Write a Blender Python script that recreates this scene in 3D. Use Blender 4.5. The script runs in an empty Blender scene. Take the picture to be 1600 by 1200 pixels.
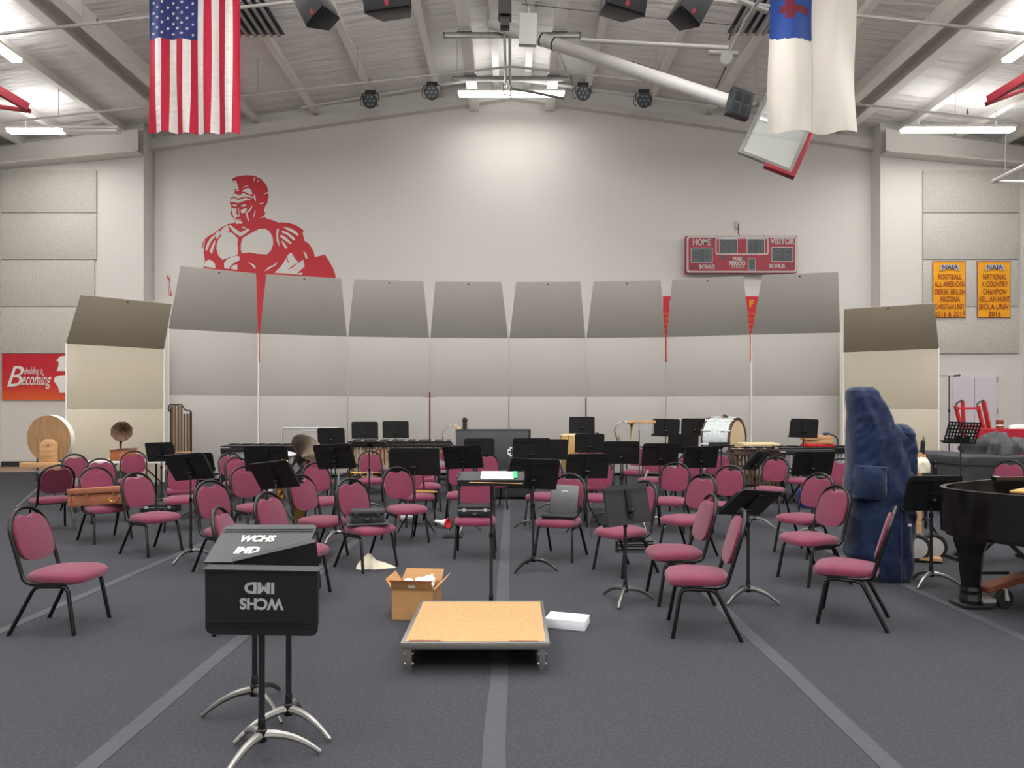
import bpy, math, random
from mathutils import Vector, Matrix, noise
from mathutils.geometry import tessellate_polygon
PI = math.pi
random.seed(7)
scn = bpy.context.scene
C = scn.collection

# ------------------------------------------------------------------ camera
F, HY, EYE = 1080.0, 640.0, 1.615          # focal length in px, horizon row, eye height
cam_d = bpy.data.cameras.new('camera')
cam_d.sensor_width = 36.0
cam_d.lens = F / 1600.0 * 36.0
cam_d.shift_y = (HY - 600.0) / 1600.0
cam_d.clip_end = 200
cam = bpy.data.objects.new('camera', cam_d)
C.objects.link(cam)
cam.location = (0, 0, EYE)
cam.rotation_euler = (PI / 2, 0, 0)
scn.camera = cam

# ------------------------------------------------------------------ world and exposure
w = bpy.data.worlds.new('world'); scn.world = w
w.use_nodes = True
w.node_tree.nodes['Background'].inputs[0].default_value = (.8, .85, 1, 1)
w.node_tree.nodes['Background'].inputs[1].default_value = .3
scn.view_settings.view_transform = 'Standard'
scn.view_settings.look = 'None'
scn.view_settings.gamma = 1
scn.view_settings.use_curve_mapping = False
scn.view_settings.exposure = 0.0
CEILING_FILL = 1.5  # strength of the added upward fill, relative to its lamp
LAMP_W = 165.0                                # power of one high-bay fixture

# ------------------------------------------------------------------ helpers
def P(px, py, d):                             # a point of the photo at depth d
    return Vector(((px - 800) * d / F, d, EYE - (py - HY) * d / F))
def D(py, z=0.0):                             # depth of a point of height z seen on row py
    return (EYE - z) * F / (py - HY)
def G(px, py, z=0.0):
    return P(px, py, D(py, z))

def srgb(r, g, b):
    f = lambda c: (c / 255 / 12.92) if c / 255 <= .04045 else ((c / 255 + .055) / 1.055) ** 2.4
    return (f(r), f(g), f(b), 1)

def mat(name, col, rough=.6, metal=0, bump=0, bscale=60, var=0, vscale=8, emit=None, estr=0, spec=.5, sheen=0, stretch=None, detail=3, bdist=.02):
    m = bpy.data.materials.new(name); m.use_nodes = True
    nt = m.node_tree; b = nt.nodes['Principled BSDF']
    b.inputs['Base Color'].default_value = col
    b.inputs['Roughness'].default_value = rough
    b.inputs['Metallic'].default_value = metal
    b.inputs['Specular IOR Level'].default_value = spec
    if sheen: b.inputs['Sheen Weight'].default_value = sheen
    if emit:
        b.inputs['Emission Color'].default_value = emit
        b.inputs['Emission Strength'].default_value = estr
    if bump or var:
        tc = nt.nodes.new('ShaderNodeTexCoord')
        mp = nt.nodes.new('ShaderNodeMapping')
        nt.links.new(tc.outputs['Object'], mp.inputs[0])
        if stretch: mp.inputs['Scale'].default_value = stretch
    if var:
        n = nt.nodes.new('ShaderNodeTexNoise'); n.inputs['Scale'].default_value = vscale
        n.inputs['Detail'].default_value = detail
        nt.links.new(mp.outputs[0], n.inputs['Vector'])
        r = nt.nodes.new('ShaderNodeMapRange')
        r.inputs[1].default_value = .3; r.inputs[2].default_value = .7
        r.inputs[3].default_value = 1 - var; r.inputs[4].default_value = 1 + var
        nt.links.new(n.outputs[0], r.inputs[0])
        mx = nt.nodes.new('ShaderNodeVectorMath'); mx.operation = 'SCALE'
        mx.inputs[0].default_value = col[:3]
        nt.links.new(r.outputs[0], mx.inputs['Scale'])
        nt.links.new(mx.outputs[0], b.inputs['Base Color'])
    if bump:
        n = nt.nodes.new('ShaderNodeTexNoise'); n.inputs['Scale'].default_value = bscale
        n.inputs['Detail'].default_value = detail
        nt.links.new(mp.outputs[0], n.inputs['Vector'])
        bp = nt.nodes.new('ShaderNodeBump'); bp.inputs['Strength'].default_value = bump
        bp.inputs['Distance'].default_value = bdist
        nt.links.new(n.outputs[0], bp.inputs['Height'])
        nt.links.new(bp.outputs[0], b.inputs['Normal'])
    return m

M = dict(
    wall=mat('wall_paint', srgb(212, 209, 204), .75, bump=.12, bscale=3),
    carpet=mat('carpet', srgb(64, 65, 70), .95, bump=.5, bscale=180, var=.2, vscale=55, spec=.15, detail=8),
    tape=mat('carpet_tape', srgb(63, 65, 71), .8, bump=.3, bscale=12),
    seam=mat('carpet_seam', srgb(40, 42, 47), .9),
    wood_floor=mat('wood_floor', srgb(150, 118, 96), .4, var=.1, vscale=20, stretch=(1, 8, 1)),
    base=mat('baseboard', srgb(45, 45, 50), .6),
    ceil=mat('ceiling_liner', srgb(230, 227, 225), .48, bump=1.0, bscale=1.1, stretch=(.7, 4.0, 1), detail=5, bdist=.12),
    purlin=mat('purlin_paint', srgb(224, 221, 215), .5),
    beam=mat('beam_paint', srgb(212, 209, 204), .5),
    panel=mat('acoustic_felt', srgb(194, 191, 183), .95, var=.17, vscale=32, bump=.4, bscale=60, detail=6),
    shell=mat('shell_laminate', srgb(166, 162, 156), .42, bump=.06, bscale=2),
    shell_wing=mat('shell_laminate_cream', srgb(184, 175, 155), .45, bump=.06, bscale=2),
    canopy=mat('canopy_laminate', srgb(162, 158, 152), .40),
    canopy_wing=mat('shell_cream_shaded', srgb(158, 148, 130), .40),  # cream wing laminate darkened; the canopy's shade is put into the colour
    trim=mat('shell_edge', srgb(225, 222, 215), .5),
    red=mat('mural_red', srgb(186, 34, 46), .6),
    white=mat('white_paint', srgb(232, 230, 226), .6),
    bannerred=mat('banner_red', srgb(196, 30, 48), .6, bump=.2, bscale=5),
    gold=mat('banner_gold', srgb(240, 165, 20), .7, bump=.5, bscale=7, stretch=(1, 1, 4)),
    maroon=mat('maroon_letters', srgb(130, 22, 34), .7),
    navy=mat('navy_letters', srgb(40, 44, 84), .7),
    fabric=mat('chair_fabric', srgb(112, 46, 69), .85, bump=.35, bscale=160, var=.06, vscale=60, sheen=.2, spec=.2),
    backcover=mat('chair_back_vinyl', srgb(92, 30, 50), .6),
    frame=mat('chair_frame', srgb(38, 37, 37), .25, metal=.6, spec=.6),
    black=mat('black_metal', srgb(26, 26, 28), .42, spec=.5),
    desk=mat('stand_desk_black', srgb(15, 15, 17), .5, bump=.05, bscale=9),
    deskgrey=mat('stand_desk_worn', srgb(42, 44, 48), .5, var=.15, vscale=9, bump=.05),
    chrome=mat('chrome', srgb(160, 158, 155), .25, metal=1), legsilver=mat('stand_leg_silver', srgb(112, 111, 109), .38, metal=.9),
    alu=mat('brushed_aluminium', srgb(150, 149, 146), .4, metal=.85, var=.08, vscale=12),
    galv=mat('galvanised_steel', srgb(168, 166, 162), .45, metal=.3),
    plastic=mat('black_plastic', srgb(22, 22, 26), .5, bump=.1, bscale=30),
    casecloth=mat('case_cloth', srgb(47, 47, 50), .8, bump=.4, bscale=7),
    piano=mat('piano_lacquer', srgb(14, 14, 15), .16, spec=.6),
    goldplate=mat('piano_plate', srgb(205, 165, 95), .35, metal=.5),
    harpblue=mat('harp_cover', srgb(13, 30, 62), .75, spec=.2, bump=.5, bscale=5, var=.08, vscale=6, stretch=(1.3, 1, .8), bdist=.05, detail=4, sheen=.2),
    cardboard=mat('cardboard', srgb(176, 134, 88), .85, var=.06, vscale=9),
    particle=mat('particle_board', srgb(172, 138, 92), .75, var=.16, vscale=70, detail=8, bump=.2, bscale=90),
    paper=mat('paper', srgb(240, 240, 240), .7, bump=.4, bscale=20),
    boxwhite=mat('white_carton', srgb(235, 236, 242), .5),
    label=mat('paper_label', srgb(225, 225, 222), .6),
    green=mat('green_tab', srgb(40, 200, 100), .6),
    leather=mat('brown_leatherette', srgb(148, 90, 62), .55, var=.12, vscale=12, bump=.2, bscale=60),
    leatherdk=mat('brown_trim', srgb(120, 62, 40), .5),
    brass=mat('brass', srgb(196, 160, 84), .3, metal=1),
    brassdk=mat('aged_brass', srgb(140, 112, 76), .38, metal=.85, var=.15, vscale=10),
    chime=mat('chime_brass', srgb(118, 90, 54), .35, metal=.6),
    rust=mat('rusty_horn', srgb(96, 72, 56), .75, metal=.3, var=.35, vscale=30, bump=.6, bscale=40),
    wood=mat('wood', srgb(190, 146, 100), .6, var=.2, vscale=6, stretch=(1, 1, 7)),
    wooddk=mat('rosewood', srgb(64, 46, 38), .5, var=.2, vscale=8),
    woodorange=mat('orange_wood', srgb(160, 92, 52), .5, var=.2, vscale=14),
    tan=mat('drum_head', srgb(214, 190, 150), .6, var=.05, vscale=5),
    pearl=mat('white_pearl_wrap', srgb(186, 193, 193), .35, var=.25, vscale=34, detail=6),
    lilac=mat('door_paint', srgb(212, 206, 214), .55),
    redmetal=mat('red_enamel', srgb(200, 36, 44), .4),
    pad=mat('red_padding', srgb(136, 20, 38), .5),
    redcloth=mat('red_tablecloth', srgb(176, 22, 44), .8, bump=.4, bscale=6),
    jacket=mat('grey_jacket', srgb(76, 77, 80), .85, bump=.9, bscale=14),
    glass=None, grey=mat('grey_paint', srgb(150, 150, 152), .5),
    lightgrey=mat('light_grey_paint', srgb(186, 184, 182), .5),
    lens=mat('led_lens', srgb(120, 126, 132), .3),
    display=mat('display_face', srgb(52, 58, 62), .35),
    segment=mat('unlit_segment', srgb(84, 90, 90), .5),
    score=mat('scoreboard_red', srgb(146, 24, 46), .45),
    flagred=mat('flag_red', srgb(150, 24, 46), .75, spec=.2),
    flagwhite=mat('flag_white', srgb(188, 182, 180), .6, spec=.35, bump=.6, bscale=9, stretch=(.5, 1, 2), bdist=.03),
    flagblue=mat('flag_blue', srgb(34, 44, 92), .75, spec=.2),
    cblue=mat('christian_flag_blue', srgb(24, 52, 112), .7, spec=.2),
    cred=mat('christian_flag_cross', srgb(84, 18, 32), .7, spec=.2),
    cwhite=mat('christian_flag_white', srgb(184, 179, 172), .7, spec=.2, bump=.5, bscale=3, stretch=(1, 1, .3)),
    rubber=mat('rubber', srgb(30, 29, 29), .8),
    orange=mat('banner_orange', srgb(224, 92, 34), .6),
    gourd=mat('yellow_gourd', srgb(188, 152, 92), .5),
    clear=mat('backboard_glass_edge', srgb(206, 214, 208), .3),
    tube=mat('lamp_tube', (1, 1, 1, 1), .5, emit=(1, .98, .95, 1), estr=9),
    silver=mat('silver_bars', srgb(196, 196, 198), .35, metal=.5),
    bluebag=mat('blue_bag', srgb(28, 44, 120), .7),
)
def glass_mat():
    m = bpy.data.materials.new('backboard_glass'); m.use_nodes = True
    b = m.node_tree.nodes['Principled BSDF']
    b.inputs['Base Color'].default_value = (.86, .92, .88, 1)
    b.inputs['Roughness'].default_value = .08
    b.inputs['Alpha'].default_value = .22
    return m
M['glass'] = glass_mat()

class MB:
    """collects vertices and faces; build() links them as ONE mesh object"""
    def __init__(s): s.v = []; s.f = []; s.mi = []; s.cur = 0
    def add(s, vs, fs):
        n = len(s.v); s.v += [tuple(v) for v in vs]
        for f in fs: s.f.append([i + n for i in f]); s.mi.append(s.cur)
        return s
    def box(s, c, size, rot=None):
        x, y, z = [k / 2 for k in size]
        vs = [Vector((a * x, b * y, d * z)) for a in (-1, 1) for b in (-1, 1) for d in (-1, 1)]
        if rot is not None:
            if not isinstance(rot, Matrix): rot = Matrix.Rotation(rot, 3, 'Z')
            vs = [rot @ v for v in vs]
        c = Vector(c)
        return s.add([v + c for v in vs], [(0, 1, 3, 2), (4, 6, 7, 5), (0, 4, 5, 1), (2, 3, 7, 6), (0, 2, 6, 4), (1, 5, 7, 3)])
    def box2(s, a, b):
        a = Vector(a); b = Vector(b); return s.box((a + b) / 2, [abs(k) for k in (b - a)])
    def bar(s, a, b, w, h=None, up=(0, 0, 1)):
        a = Vector(a); b = Vector(b); h = h or w; y = (b - a).normalized()
        u = Vector(up)
        if abs(y.dot(u)) > .98: u = Vector((1, 0, 0))
        x = y.cross(u).normalized(); z = x.cross(y)
        R = Matrix((x, y, z)).transposed()
        return s.box((a + b) / 2, (w, (b - a).length, h), R)
    def rings(s, rings, caps=True, closed=False):
        n = len(rings[0]); vs = [p for r in rings for p in r]; fs = []
        m = len(rings)
        for i in range(m if closed else m - 1):
            j = (i + 1) % m
            for k in range(n):
                l = (k + 1) % n
                fs.append((i * n + k, i * n + l, j * n + l, j * n + k))
        if caps and not closed:
            fs.append(tuple(reversed(range(n)))); fs.append(tuple((m - 1) * n + k for k in range(n)))
        return s.add(vs, fs)
    def tube(s, path, r, seg=8, closed=False, caps=True, flat=1.0):
        path = [Vector(p) for p in path]; n = len(path)
        rs = r if isinstance(r, (list, tuple)) else [r] * n
        out = []; px = None
        for i, p in enumerate(path):
            if closed: t = path[(i + 1) % n] - path[i - 1]
            elif i == 0: t = path[1] - p
            elif i == n - 1: t = p - path[-2]
            else: t = (path[i + 1] - p).normalized() + (p - path[i - 1]).normalized()
            if t.length < 1e-9: t = Vector((0, 0, 1))
            t.normalize()
            if px is None:
                u = Vector((0, 0, 1)) if abs(t.z) < .9 else Vector((1, 0, 0))
                x = u.cross(t).normalized()
            else:
                x = px - t * px.dot(t)
                x = x.normalized() if x.length > 1e-6 else Vector((1, 0, 0)).cross(t).normalized()
            px = x; y = t.cross(x)
            out.append([p + x * (rs[i] * math.cos(a)) + y * (rs[i] * flat * math.sin(a)) for a in [2 * PI * k / seg for k in range(seg)]])
        return s.rings(out, caps, closed)
    def cyl(s, a, b, r, r2=None, seg=16):
        return s.tube([a, b], [r, r if r2 is None else r2], seg)
    def lathe(s, prof, o=(0, 0, 0), ax=(0, 0, 1), seg=24, caps=False):
        ax = Vector(ax).normalized(); u = Vector((0, 0, 1)) if abs(ax.z) < .9 else Vector((1, 0, 0))
        x = u.cross(ax).normalized(); y = ax.cross(x); o = Vector(o)
        return s.rings([[o + ax * h + (x * math.cos(a) + y * math.sin(a)) * r for a in [2 * PI * k / seg for k in range(seg)]] for r, h in prof], caps)
    def prism(s, poly, fn, t0, t1):
        """poly: 2D outline; fn(u, v, t) -> point; extruded from t0 to t1"""
        n = len(poly)
        tris = tessellate_polygon([[Vector((u, v, 0)) for u, v in poly]])
        vs = [fn(u, v, t0) for u, v in poly] + [fn(u, v, t1) for u, v in poly]
        fs = [tuple(t) for t in tris] + [tuple(n + i for i in reversed(t)) for t in tris]
        fs += [(i, (i + 1) % n, n + (i + 1) % n, n + i) for i in range(n)]
        return s.add(vs, fs)
    def sphere(s, c, r, seg=14, sc=(1, 1, 1)):
        c = Vector(c); rg = []
        for i in range(1, seg // 2):
            th = PI * i / (seg // 2)
            rg.append([c + Vector((sc[0] * r * math.sin(th) * math.cos(a), sc[1] * r * math.sin(th) * math.sin(a), sc[2] * r * math.cos(th))) for a in [2 * PI * k / seg for k in range(seg)]])
        return s.rings(rg)
    def mesh(s, name, mats, smooth=False):
        me = bpy.data.meshes.new(name)
        me.from_pydata(s.v, [], s.f)
        mats = mats if isinstance(mats, (list, tuple)) else [mats]
        for m in mats: me.materials.append(M[m])
        if len(mats) > 1: me.polygons.foreach_set('material_index', s.mi)
        me.update()
        import bmesh
        b = bmesh.new(); b.from_mesh(me); bmesh.ops.recalc_face_normals(b, faces=b.faces); b.to_mesh(me); b.free()
        if smooth:
            me.polygons.foreach_set('use_smooth', [True] * len(me.polygons))
            me.set_sharp_from_angle(angle=math.radians(42))
        return me
    def build(s, name, mats, parent=None, smooth=False, bevel=0, bseg=2, subsurf=0, loc=None, rot=None):
        me = s.mesh(name, mats, smooth or bevel > 0 or subsurf > 0)
        o = bpy.data.objects.new(name, me); C.objects.link(o)
        if bevel:
            m = o.modifiers.new('bevel', 'BEVEL'); m.width = bevel; m.segments = bseg; m.limit_method = 'ANGLE'; m.angle_limit = math.radians(35)
        if subsurf:
            m = o.modifiers.new('sub', 'SUBSURF'); m.levels = m.render_levels = subsurf
        if bevel or subsurf:
            dg = bpy.context.evaluated_depsgraph_get(); dg.update()
            nm = bpy.data.meshes.new_from_object(o.evaluated_get(dg)); o.modifiers.clear(); o.data = nm; nm.name = name
            nm.polygons.foreach_set('use_smooth', [True] * len(nm.polygons)); nm.set_sharp_from_angle(angle=math.radians(40))
        if parent: o.parent = parent
        if loc is not None: o.location = loc
        if rot is not None: o.rotation_euler = rot
        return o

def tag(o, label, cat, group=None, kind=None):
    if label: o['label'] = label
    if cat: o['category'] = cat
    if group: o['group'] = group
    if kind: o['kind'] = kind
    return o
def thing(name, label, cat, loc=(0, 0, 0), rz=0, group=None):
    o = bpy.data.objects.new(name, None); C.objects.link(o)
    o.empty_display_size = .1
    o.location = loc; o.rotation_euler = (0, 0, rz)
    return tag(o, label, cat, group)
def struct(mb, name, m, **k):
    o = mb.build(name, m, **k); o['kind'] = 'structure'; return o
def dup(root, loc, rz, label, group=None, name=None):
    r = root.copy(); C.objects.link(r); r.location = loc; r.rotation_euler = (0, 0, rz); r['label'] = label
    if group: r['group'] = group
    for ch in list(root.children):
        c = ch.copy(); C.objects.link(c); c.parent = r
        for g in list(ch.children):
            e = g.copy(); C.objects.link(e); e.parent = c
    return r
def text(body, size, m, parent, loc, rot=(PI / 2, 0, 0), bold=0, shear=0, ext=.001, sx=1, sy=1, spacing=1, name='lettering', align='CENTER', width=None):
    cu = bpy.data.curves.new('txt', 'FONT'); cu.body = body; cu.size = size; cu.align_x = align; cu.align_y = 'CENTER'
    cu.offset = bold; cu.shear = shear; cu.extrude = ext; cu.space_character = spacing; cu.resolution_u = 3
    t = bpy.data.objects.new('txt', cu); C.objects.link(t)
    dg = bpy.context.evaluated_depsgraph_get(); dg.update()
    me = bpy.data.meshes.new_from_object(t.evaluated_get(dg)); me.name = name
    bpy.data.objects.remove(t)
    if width and len(me.vertices):
        xs = [v.co.x for v in me.vertices]; sx = width / (max(xs) - min(xs))
    for v in me.vertices: v.co.x *= sx; v.co.y *= sy
    me.materials.clear(); me.materials.append(M[m])
    o = bpy.data.objects.new(name, me); C.objects.link(o)
    if parent: o.parent = parent
    o.location = loc; o.rotation_euler = rot
    return o
def arc(c, r, a0, a1, n=10, plane='xz', sx=1, sy=1):
    c = Vector(c); out = []
    for i in range(n + 1):
        a = a0 + (a1 - a0) * i / n; u, v = r * sx * math.cos(a), r * sy * math.sin(a)
        out.append(c + (Vector((u, 0, v)) if plane == 'xz' else Vector((u, v, 0)) if plane == 'xy' else Vector((0, u, v))))
    return out

# ------------------------------------------------------------------ the hall
YB, YS, XI, XS = 20.3, 19.8, 10.55, 14.62     # centre wall, side bays, bay corner, side walls
YN = -9.0                                      # wall behind the camera
RZ, SL = 11.32, .142                           # ridge height and roof slope
def cz(x): return RZ - SL * abs(x)
struct(MB().box2((-XS - .2, YN, -.1), (XS + .2, YB + .2, -.012)), 'floor', 'wood_floor')
# carpet laid over the wood floor in long strips
XC, YC = XS - .03, YN + .03
cp = MB(); cp.add([(-XC, YC, 0), (XC, YC, 0), (XC, 19.0, 0), (-8, 18.6, 0), (-XC, 17.6, 0)] + [(-XC, YC, -.011), (XC, YC, -.011), (XC, 19.0, -.011), (-8, 18.6, -.011), (-XC, 17.6, -.011)],
    [(0, 1, 2, 3, 4), (9, 8, 7, 6, 5)] + [(i, (i + 1) % 5, 5 + (i + 1) % 5, 5 + i) for i in range(5)])
tag(cp.build('carpet', 'carpet'), 'dark grey carpet covering the gym floor from wall to wall', 'carpet')
tl = ['grey carpet tape strip running under the podium', 'grey carpet tape strip passing left of the three near music stands',
      'grey carpet tape strip running beneath the chair nearest the podium on its right', 'grey carpet tape strip under the lone chair at the far left front', 'dark carpet tape strip running up to the piano leg']
for i, (a, b) in enumerate([(-.135, -.027), (-1.965, -1.865), (1.66, 1.76), (-3.77, -3.68), (3.57, 3.66)]):
    t = MB(); n = 60; y0, y1 = -2, 17.0
    if i > 2: y1 = 17.2
    L = []; R = []
    for k in range(n + 1):
        y = y0 + (y1 - y0) * k / n; j = (noise.noise(Vector((i * 9, y * 1.3, 0)))) * .012
        L.append(Vector((a + j, y, .0035))); R.append(Vector((b + j * .6, y, .0035)))
    vs = L + R + [v - Vector((0, 0, .0045)) for v in L + R]; m_ = n + 1
    fs = []
    for k in range(n):
        fs += [(k, k + 1, m_ + k + 1, m_ + k), (k, 2 * m_ + k, 2 * m_ + k + 1, k + 1), (m_ + k, m_ + k + 1, 3 * m_ + k + 1, 3 * m_ + k)]
    t.add(vs, fs)
    tag(t.build('carpet_tape', 'tape'), tl[i], 'tape', 'tape strips over the carpet seams')

def wall_poly(poly, y0, y1, name):            # poly in x,z
    struct(MB().prism(poly, lambda u, v, t: Vector((u, t, v)), y0, y1), name, 'wall')
wall_poly([(-XI - .3, 0), (XI + .3, 0), (XI + .3, cz(XI + .3)), (0, RZ), (-XI - .3, cz(XI + .3))], YB, YB + .2, 'wall_back')
for s, nm in ((-1, 'wall_back_left'), (1, 'wall_back_right')):
    wall_poly([(s * XI, 0), (s * (XS + .2), 0), (s * (XS + .2), cz(XS)), (s * XI, cz(XI))], YS, YB + .2, nm)
for s, nm in ((-1, 'wall_left'), (1, 'wall_right')):
    struct(MB().box2((s * XS, YN, 0), (s * (XS + .2), YS, cz(XS) + .05)), nm, 'wall')
wall_poly([(-XS - .2, 0), (XS + .2, 0), (XS + .2, cz(XS)), (0, RZ), (-XS - .2, cz(XS))], YN - .2, YN, 'wall_front')
cl = MB()
cl.prism([(-XS - .2, cz(XS + .2)), (0, RZ), (XS + .2, cz(XS + .2)), (XS + .2, cz(XS + .2) + .12), (0, RZ + .12), (-XS - .2, cz(XS + .2) + .12)], lambda u, v, t: Vector((u, t, v)), YN - .2, YB + .2)
struct(cl, 'ceiling', 'ceil')
struct(MB().box2((-XS, YS - .025, 0), (-XI, YS, .13)), 'baseboard_left', 'base')
struct(MB().box2((XI, YS - .025, 0), (XS, YS, .13)), 'baseboard_right', 'base')
struct(MB().box2((-XI, YB - .025, 0), (XI, YB, .13)), 'baseboard_back', 'base')
# roof steel: purlins along the hall, end rafters
k = 1
for X in (.45, 2.15, 4.0, 5.75, 7.5, 11.1, 12.6, 13.9):
    for s in (-1, 1):
        z = cz(X)
        struct(MB().box2((s * X - .02, YN, z - .22), (s * X + .02, YB, z + .02)).box2((s * X - .09, YN, z - .24), (s * X + .09, YB, z - .215)), 'trim_%d' % k, 'purlin', bevel=0)
        k += 1
for X in (9.35,):                              # doubled long beams with a dark gap between
    for s in (-1, 1):
        z = cz(X)
        for dx in (-.42, .3):
            struct(MB().box2((s * (X + dx) - .14, YN, z - .34), (s * (X + dx) + .14, YB, z - .30)).box2((s * (X + dx) - .02, YN, z - .3), (s * (X + dx) + .02, YB, z + .06)), 'trim_%d' % k, 'purlin'); k += 1
for s in (-1, 1):                              # box beams either side of the ridge
    struct(MB().box2((s * 1.1 - .13, YN, RZ - .95), (s * 1.1 + .13, YB - .05, RZ - .62)), 'trim_%d' % k, 'purlin'); k += 1
    struct(MB().box2((s * 1.1 - .04, YN, RZ - .62), (s * 1.1 + .04, YB - .05, RZ - .15)), 'trim_%d' % k, 'purlin'); k += 1
# deep end rafter over the side bays, thin cap along the centre wall
for s in (-1, 1):
    r = MB()
    A = [(s * XI, cz(XI) - .93), (s * XS, 8.52), (s * XS, 9.02), (s * XI, cz(XI) - .28)]
    r.prism(A, lambda u, v, t: Vector((u, t, v)), YS - .3, YS - .27)
    r.prism([(s * XI, cz(XI) - .96), (s * XS, 8.50), (s * XS, 8.54), (s * XI, cz(XI) - .92)], lambda u, v, t: Vector((u, t, v)), YS - .42, YS)
    struct(r, 'trim_%d' % k, 'beam'); k += 1
    r = MB().prism([(0, RZ - .62), (s * XI, cz(XI) - .62), (s * XI, cz(XI) - .30), (0, RZ - .30)], lambda u, v, t: Vector((u, t, v)), YB - .12, YB - .1)
    r.prism([(0, RZ - .64), (s * XI, cz(XI) - .64), (s * XI, cz(XI) - .61), (0, RZ - .61)], lambda u, v, t: Vector((u, t, v)), YB - .22, YB)
    struct(r, 'trim_%d' % k, 'beam'); k += 1

# double door at the right
door = MB().box2((P(1483, 712, YS).x, YS - .045, 0), (P(1557, 712, YS).x, YS, P(0, 586, YS).z))
door.v = [v for v in door.v]
do = struct(door, 'door_1', 'lilac')
x0, x1, zt = P(1470, 0, YS).x, P(1557, 0, YS).x, P(0, 587, YS).z
xm = P(1520, 0, YS).x
for a, b in ((x0 + .3, xm - .01), (xm + .01, x1 - .05)):
    MB().box2((a, YS - .075, .02), (b, YS - .045, zt - .05)).build('door_leaf', 'lilac', do)
for hz in (.5, 1.5, 2.4): MB().cyl((x1 - .03, YS - .08, hz), (x1 - .03, YS - .08, hz + .14), .015, seg=8).build('hinge', 'alu', do)

# ------------------------------------------------------------------ lamps
def ceiling_light(c, axis, label, n=2, L=1.42, on=(1, 1), power=LAMP_W, wire=1.0, up=CEILING_FILL):
    t = thing('ceiling_light', label, 'ceiling light', c, 0 if axis == 'x' else PI / 2, 'fluorescent ceiling lights')
    MB().box2((-L - .03, -.13, .03), (L + .03, .13, .09)).build('housing', 'white', t, bevel=.01)
    for i, s in enumerate((-1, 1)):
        m = 'tube' if on[i] else 'white'
        MB().box2((s * L if s < 0 else .02, -.11, -.05), (-.02 if s < 0 else L, .11, .03)).build('diffuser', m, t, bevel=.02)
        MB().cyl((s * L * .7, 0, .09), (s * L * .7, 0, wire), .006, seg=6).build('wire', 'grey', t)
    if any(on):
        ld = bpy.data.lights.new('lamp', 'AREA'); ld.shape = 'RECTANGLE'
        ld.size = 2 * L if all(on) else L; ld.size_y = .35; ld.energy = power if all(on) else power / 2; ld.color = (1, .992, .98)
        lo = bpy.data.objects.new('lamp_light', ld); C.objects.link(lo); lo.parent = t
        lo.location = (0 if all(on) else (-L / 2 if on[0] else L / 2), 0, -.06)
        lu = bpy.data.lights.new('lamp', 'AREA'); lu.shape = 'RECTANGLE'  # upward fill light added to each fixture to brighten the ceiling
        lu.size = 2 * L if all(on) else L; lu.size_y = .3; lu.energy = ld.energy * up; lu.color = (1, .992, .98)
        lo = bpy.data.objects.new('added_ceiling_fill', lu); C.objects.link(lo); lo.parent = t
        lo.location = (0 if all(on) else (-L / 2 if on[0] else L / 2), 0, .12); lo.rotation_euler = (PI, 0, 0)
    return t
ceiling_light(P(799, 147, 18.7), 'x', 'bright white tube light in the middle of the far wall above the shell', wire=.45, power=LAMP_W * .36, up=.35)
ceiling_light(P(100, 205, 17.8), 'x', 'white tube light below the left eave, only its outer half lit', on=(1, 0), wire=.55, power=LAMP_W * .7, up=.3)
ceiling_light(P(1496, 203, 17.8), 'x', 'white tube light below the right eave above the gold banners', wire=.5, power=LAMP_W * .42, up=.3)
ceiling_light((-10.75, 13.6, 9.2), 'y', 'white tube light cut off by the left edge near the red padding', wire=.6, up=.15)
ceiling_light((10.75, 13.6, 9.2), 'y', 'white tube light cut off by the right edge above the red padding', wire=.6, up=.15)
for X in (-8.2, -2.7, 2.7, 8.2):  # row out of view, added to brighten the far ceiling
    ceiling_light((X, 10.6, 9.3), 'y', 'added unseen tube light brightening the far ceiling above the chairs', power=LAMP_W, wire=.6, up=CEILING_FILL if abs(X) < 5 else .7)
for X in (-5.5, 0, 5.5):
    for Y in (5.5, 0, -5.5):
        ceiling_light((X, Y, 9.0), 'y', 'added unseen tube light brightening the far ceiling above the chairs', power=LAMP_W, wire=.8)
for s in (-1, 1):
    for Y in (5.0, -3.0): ceiling_light((s * 11.5, Y, 8.9), 'y', 'white tube light under the outer roof beside the side wall', wire=.7, up=.25)

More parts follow.
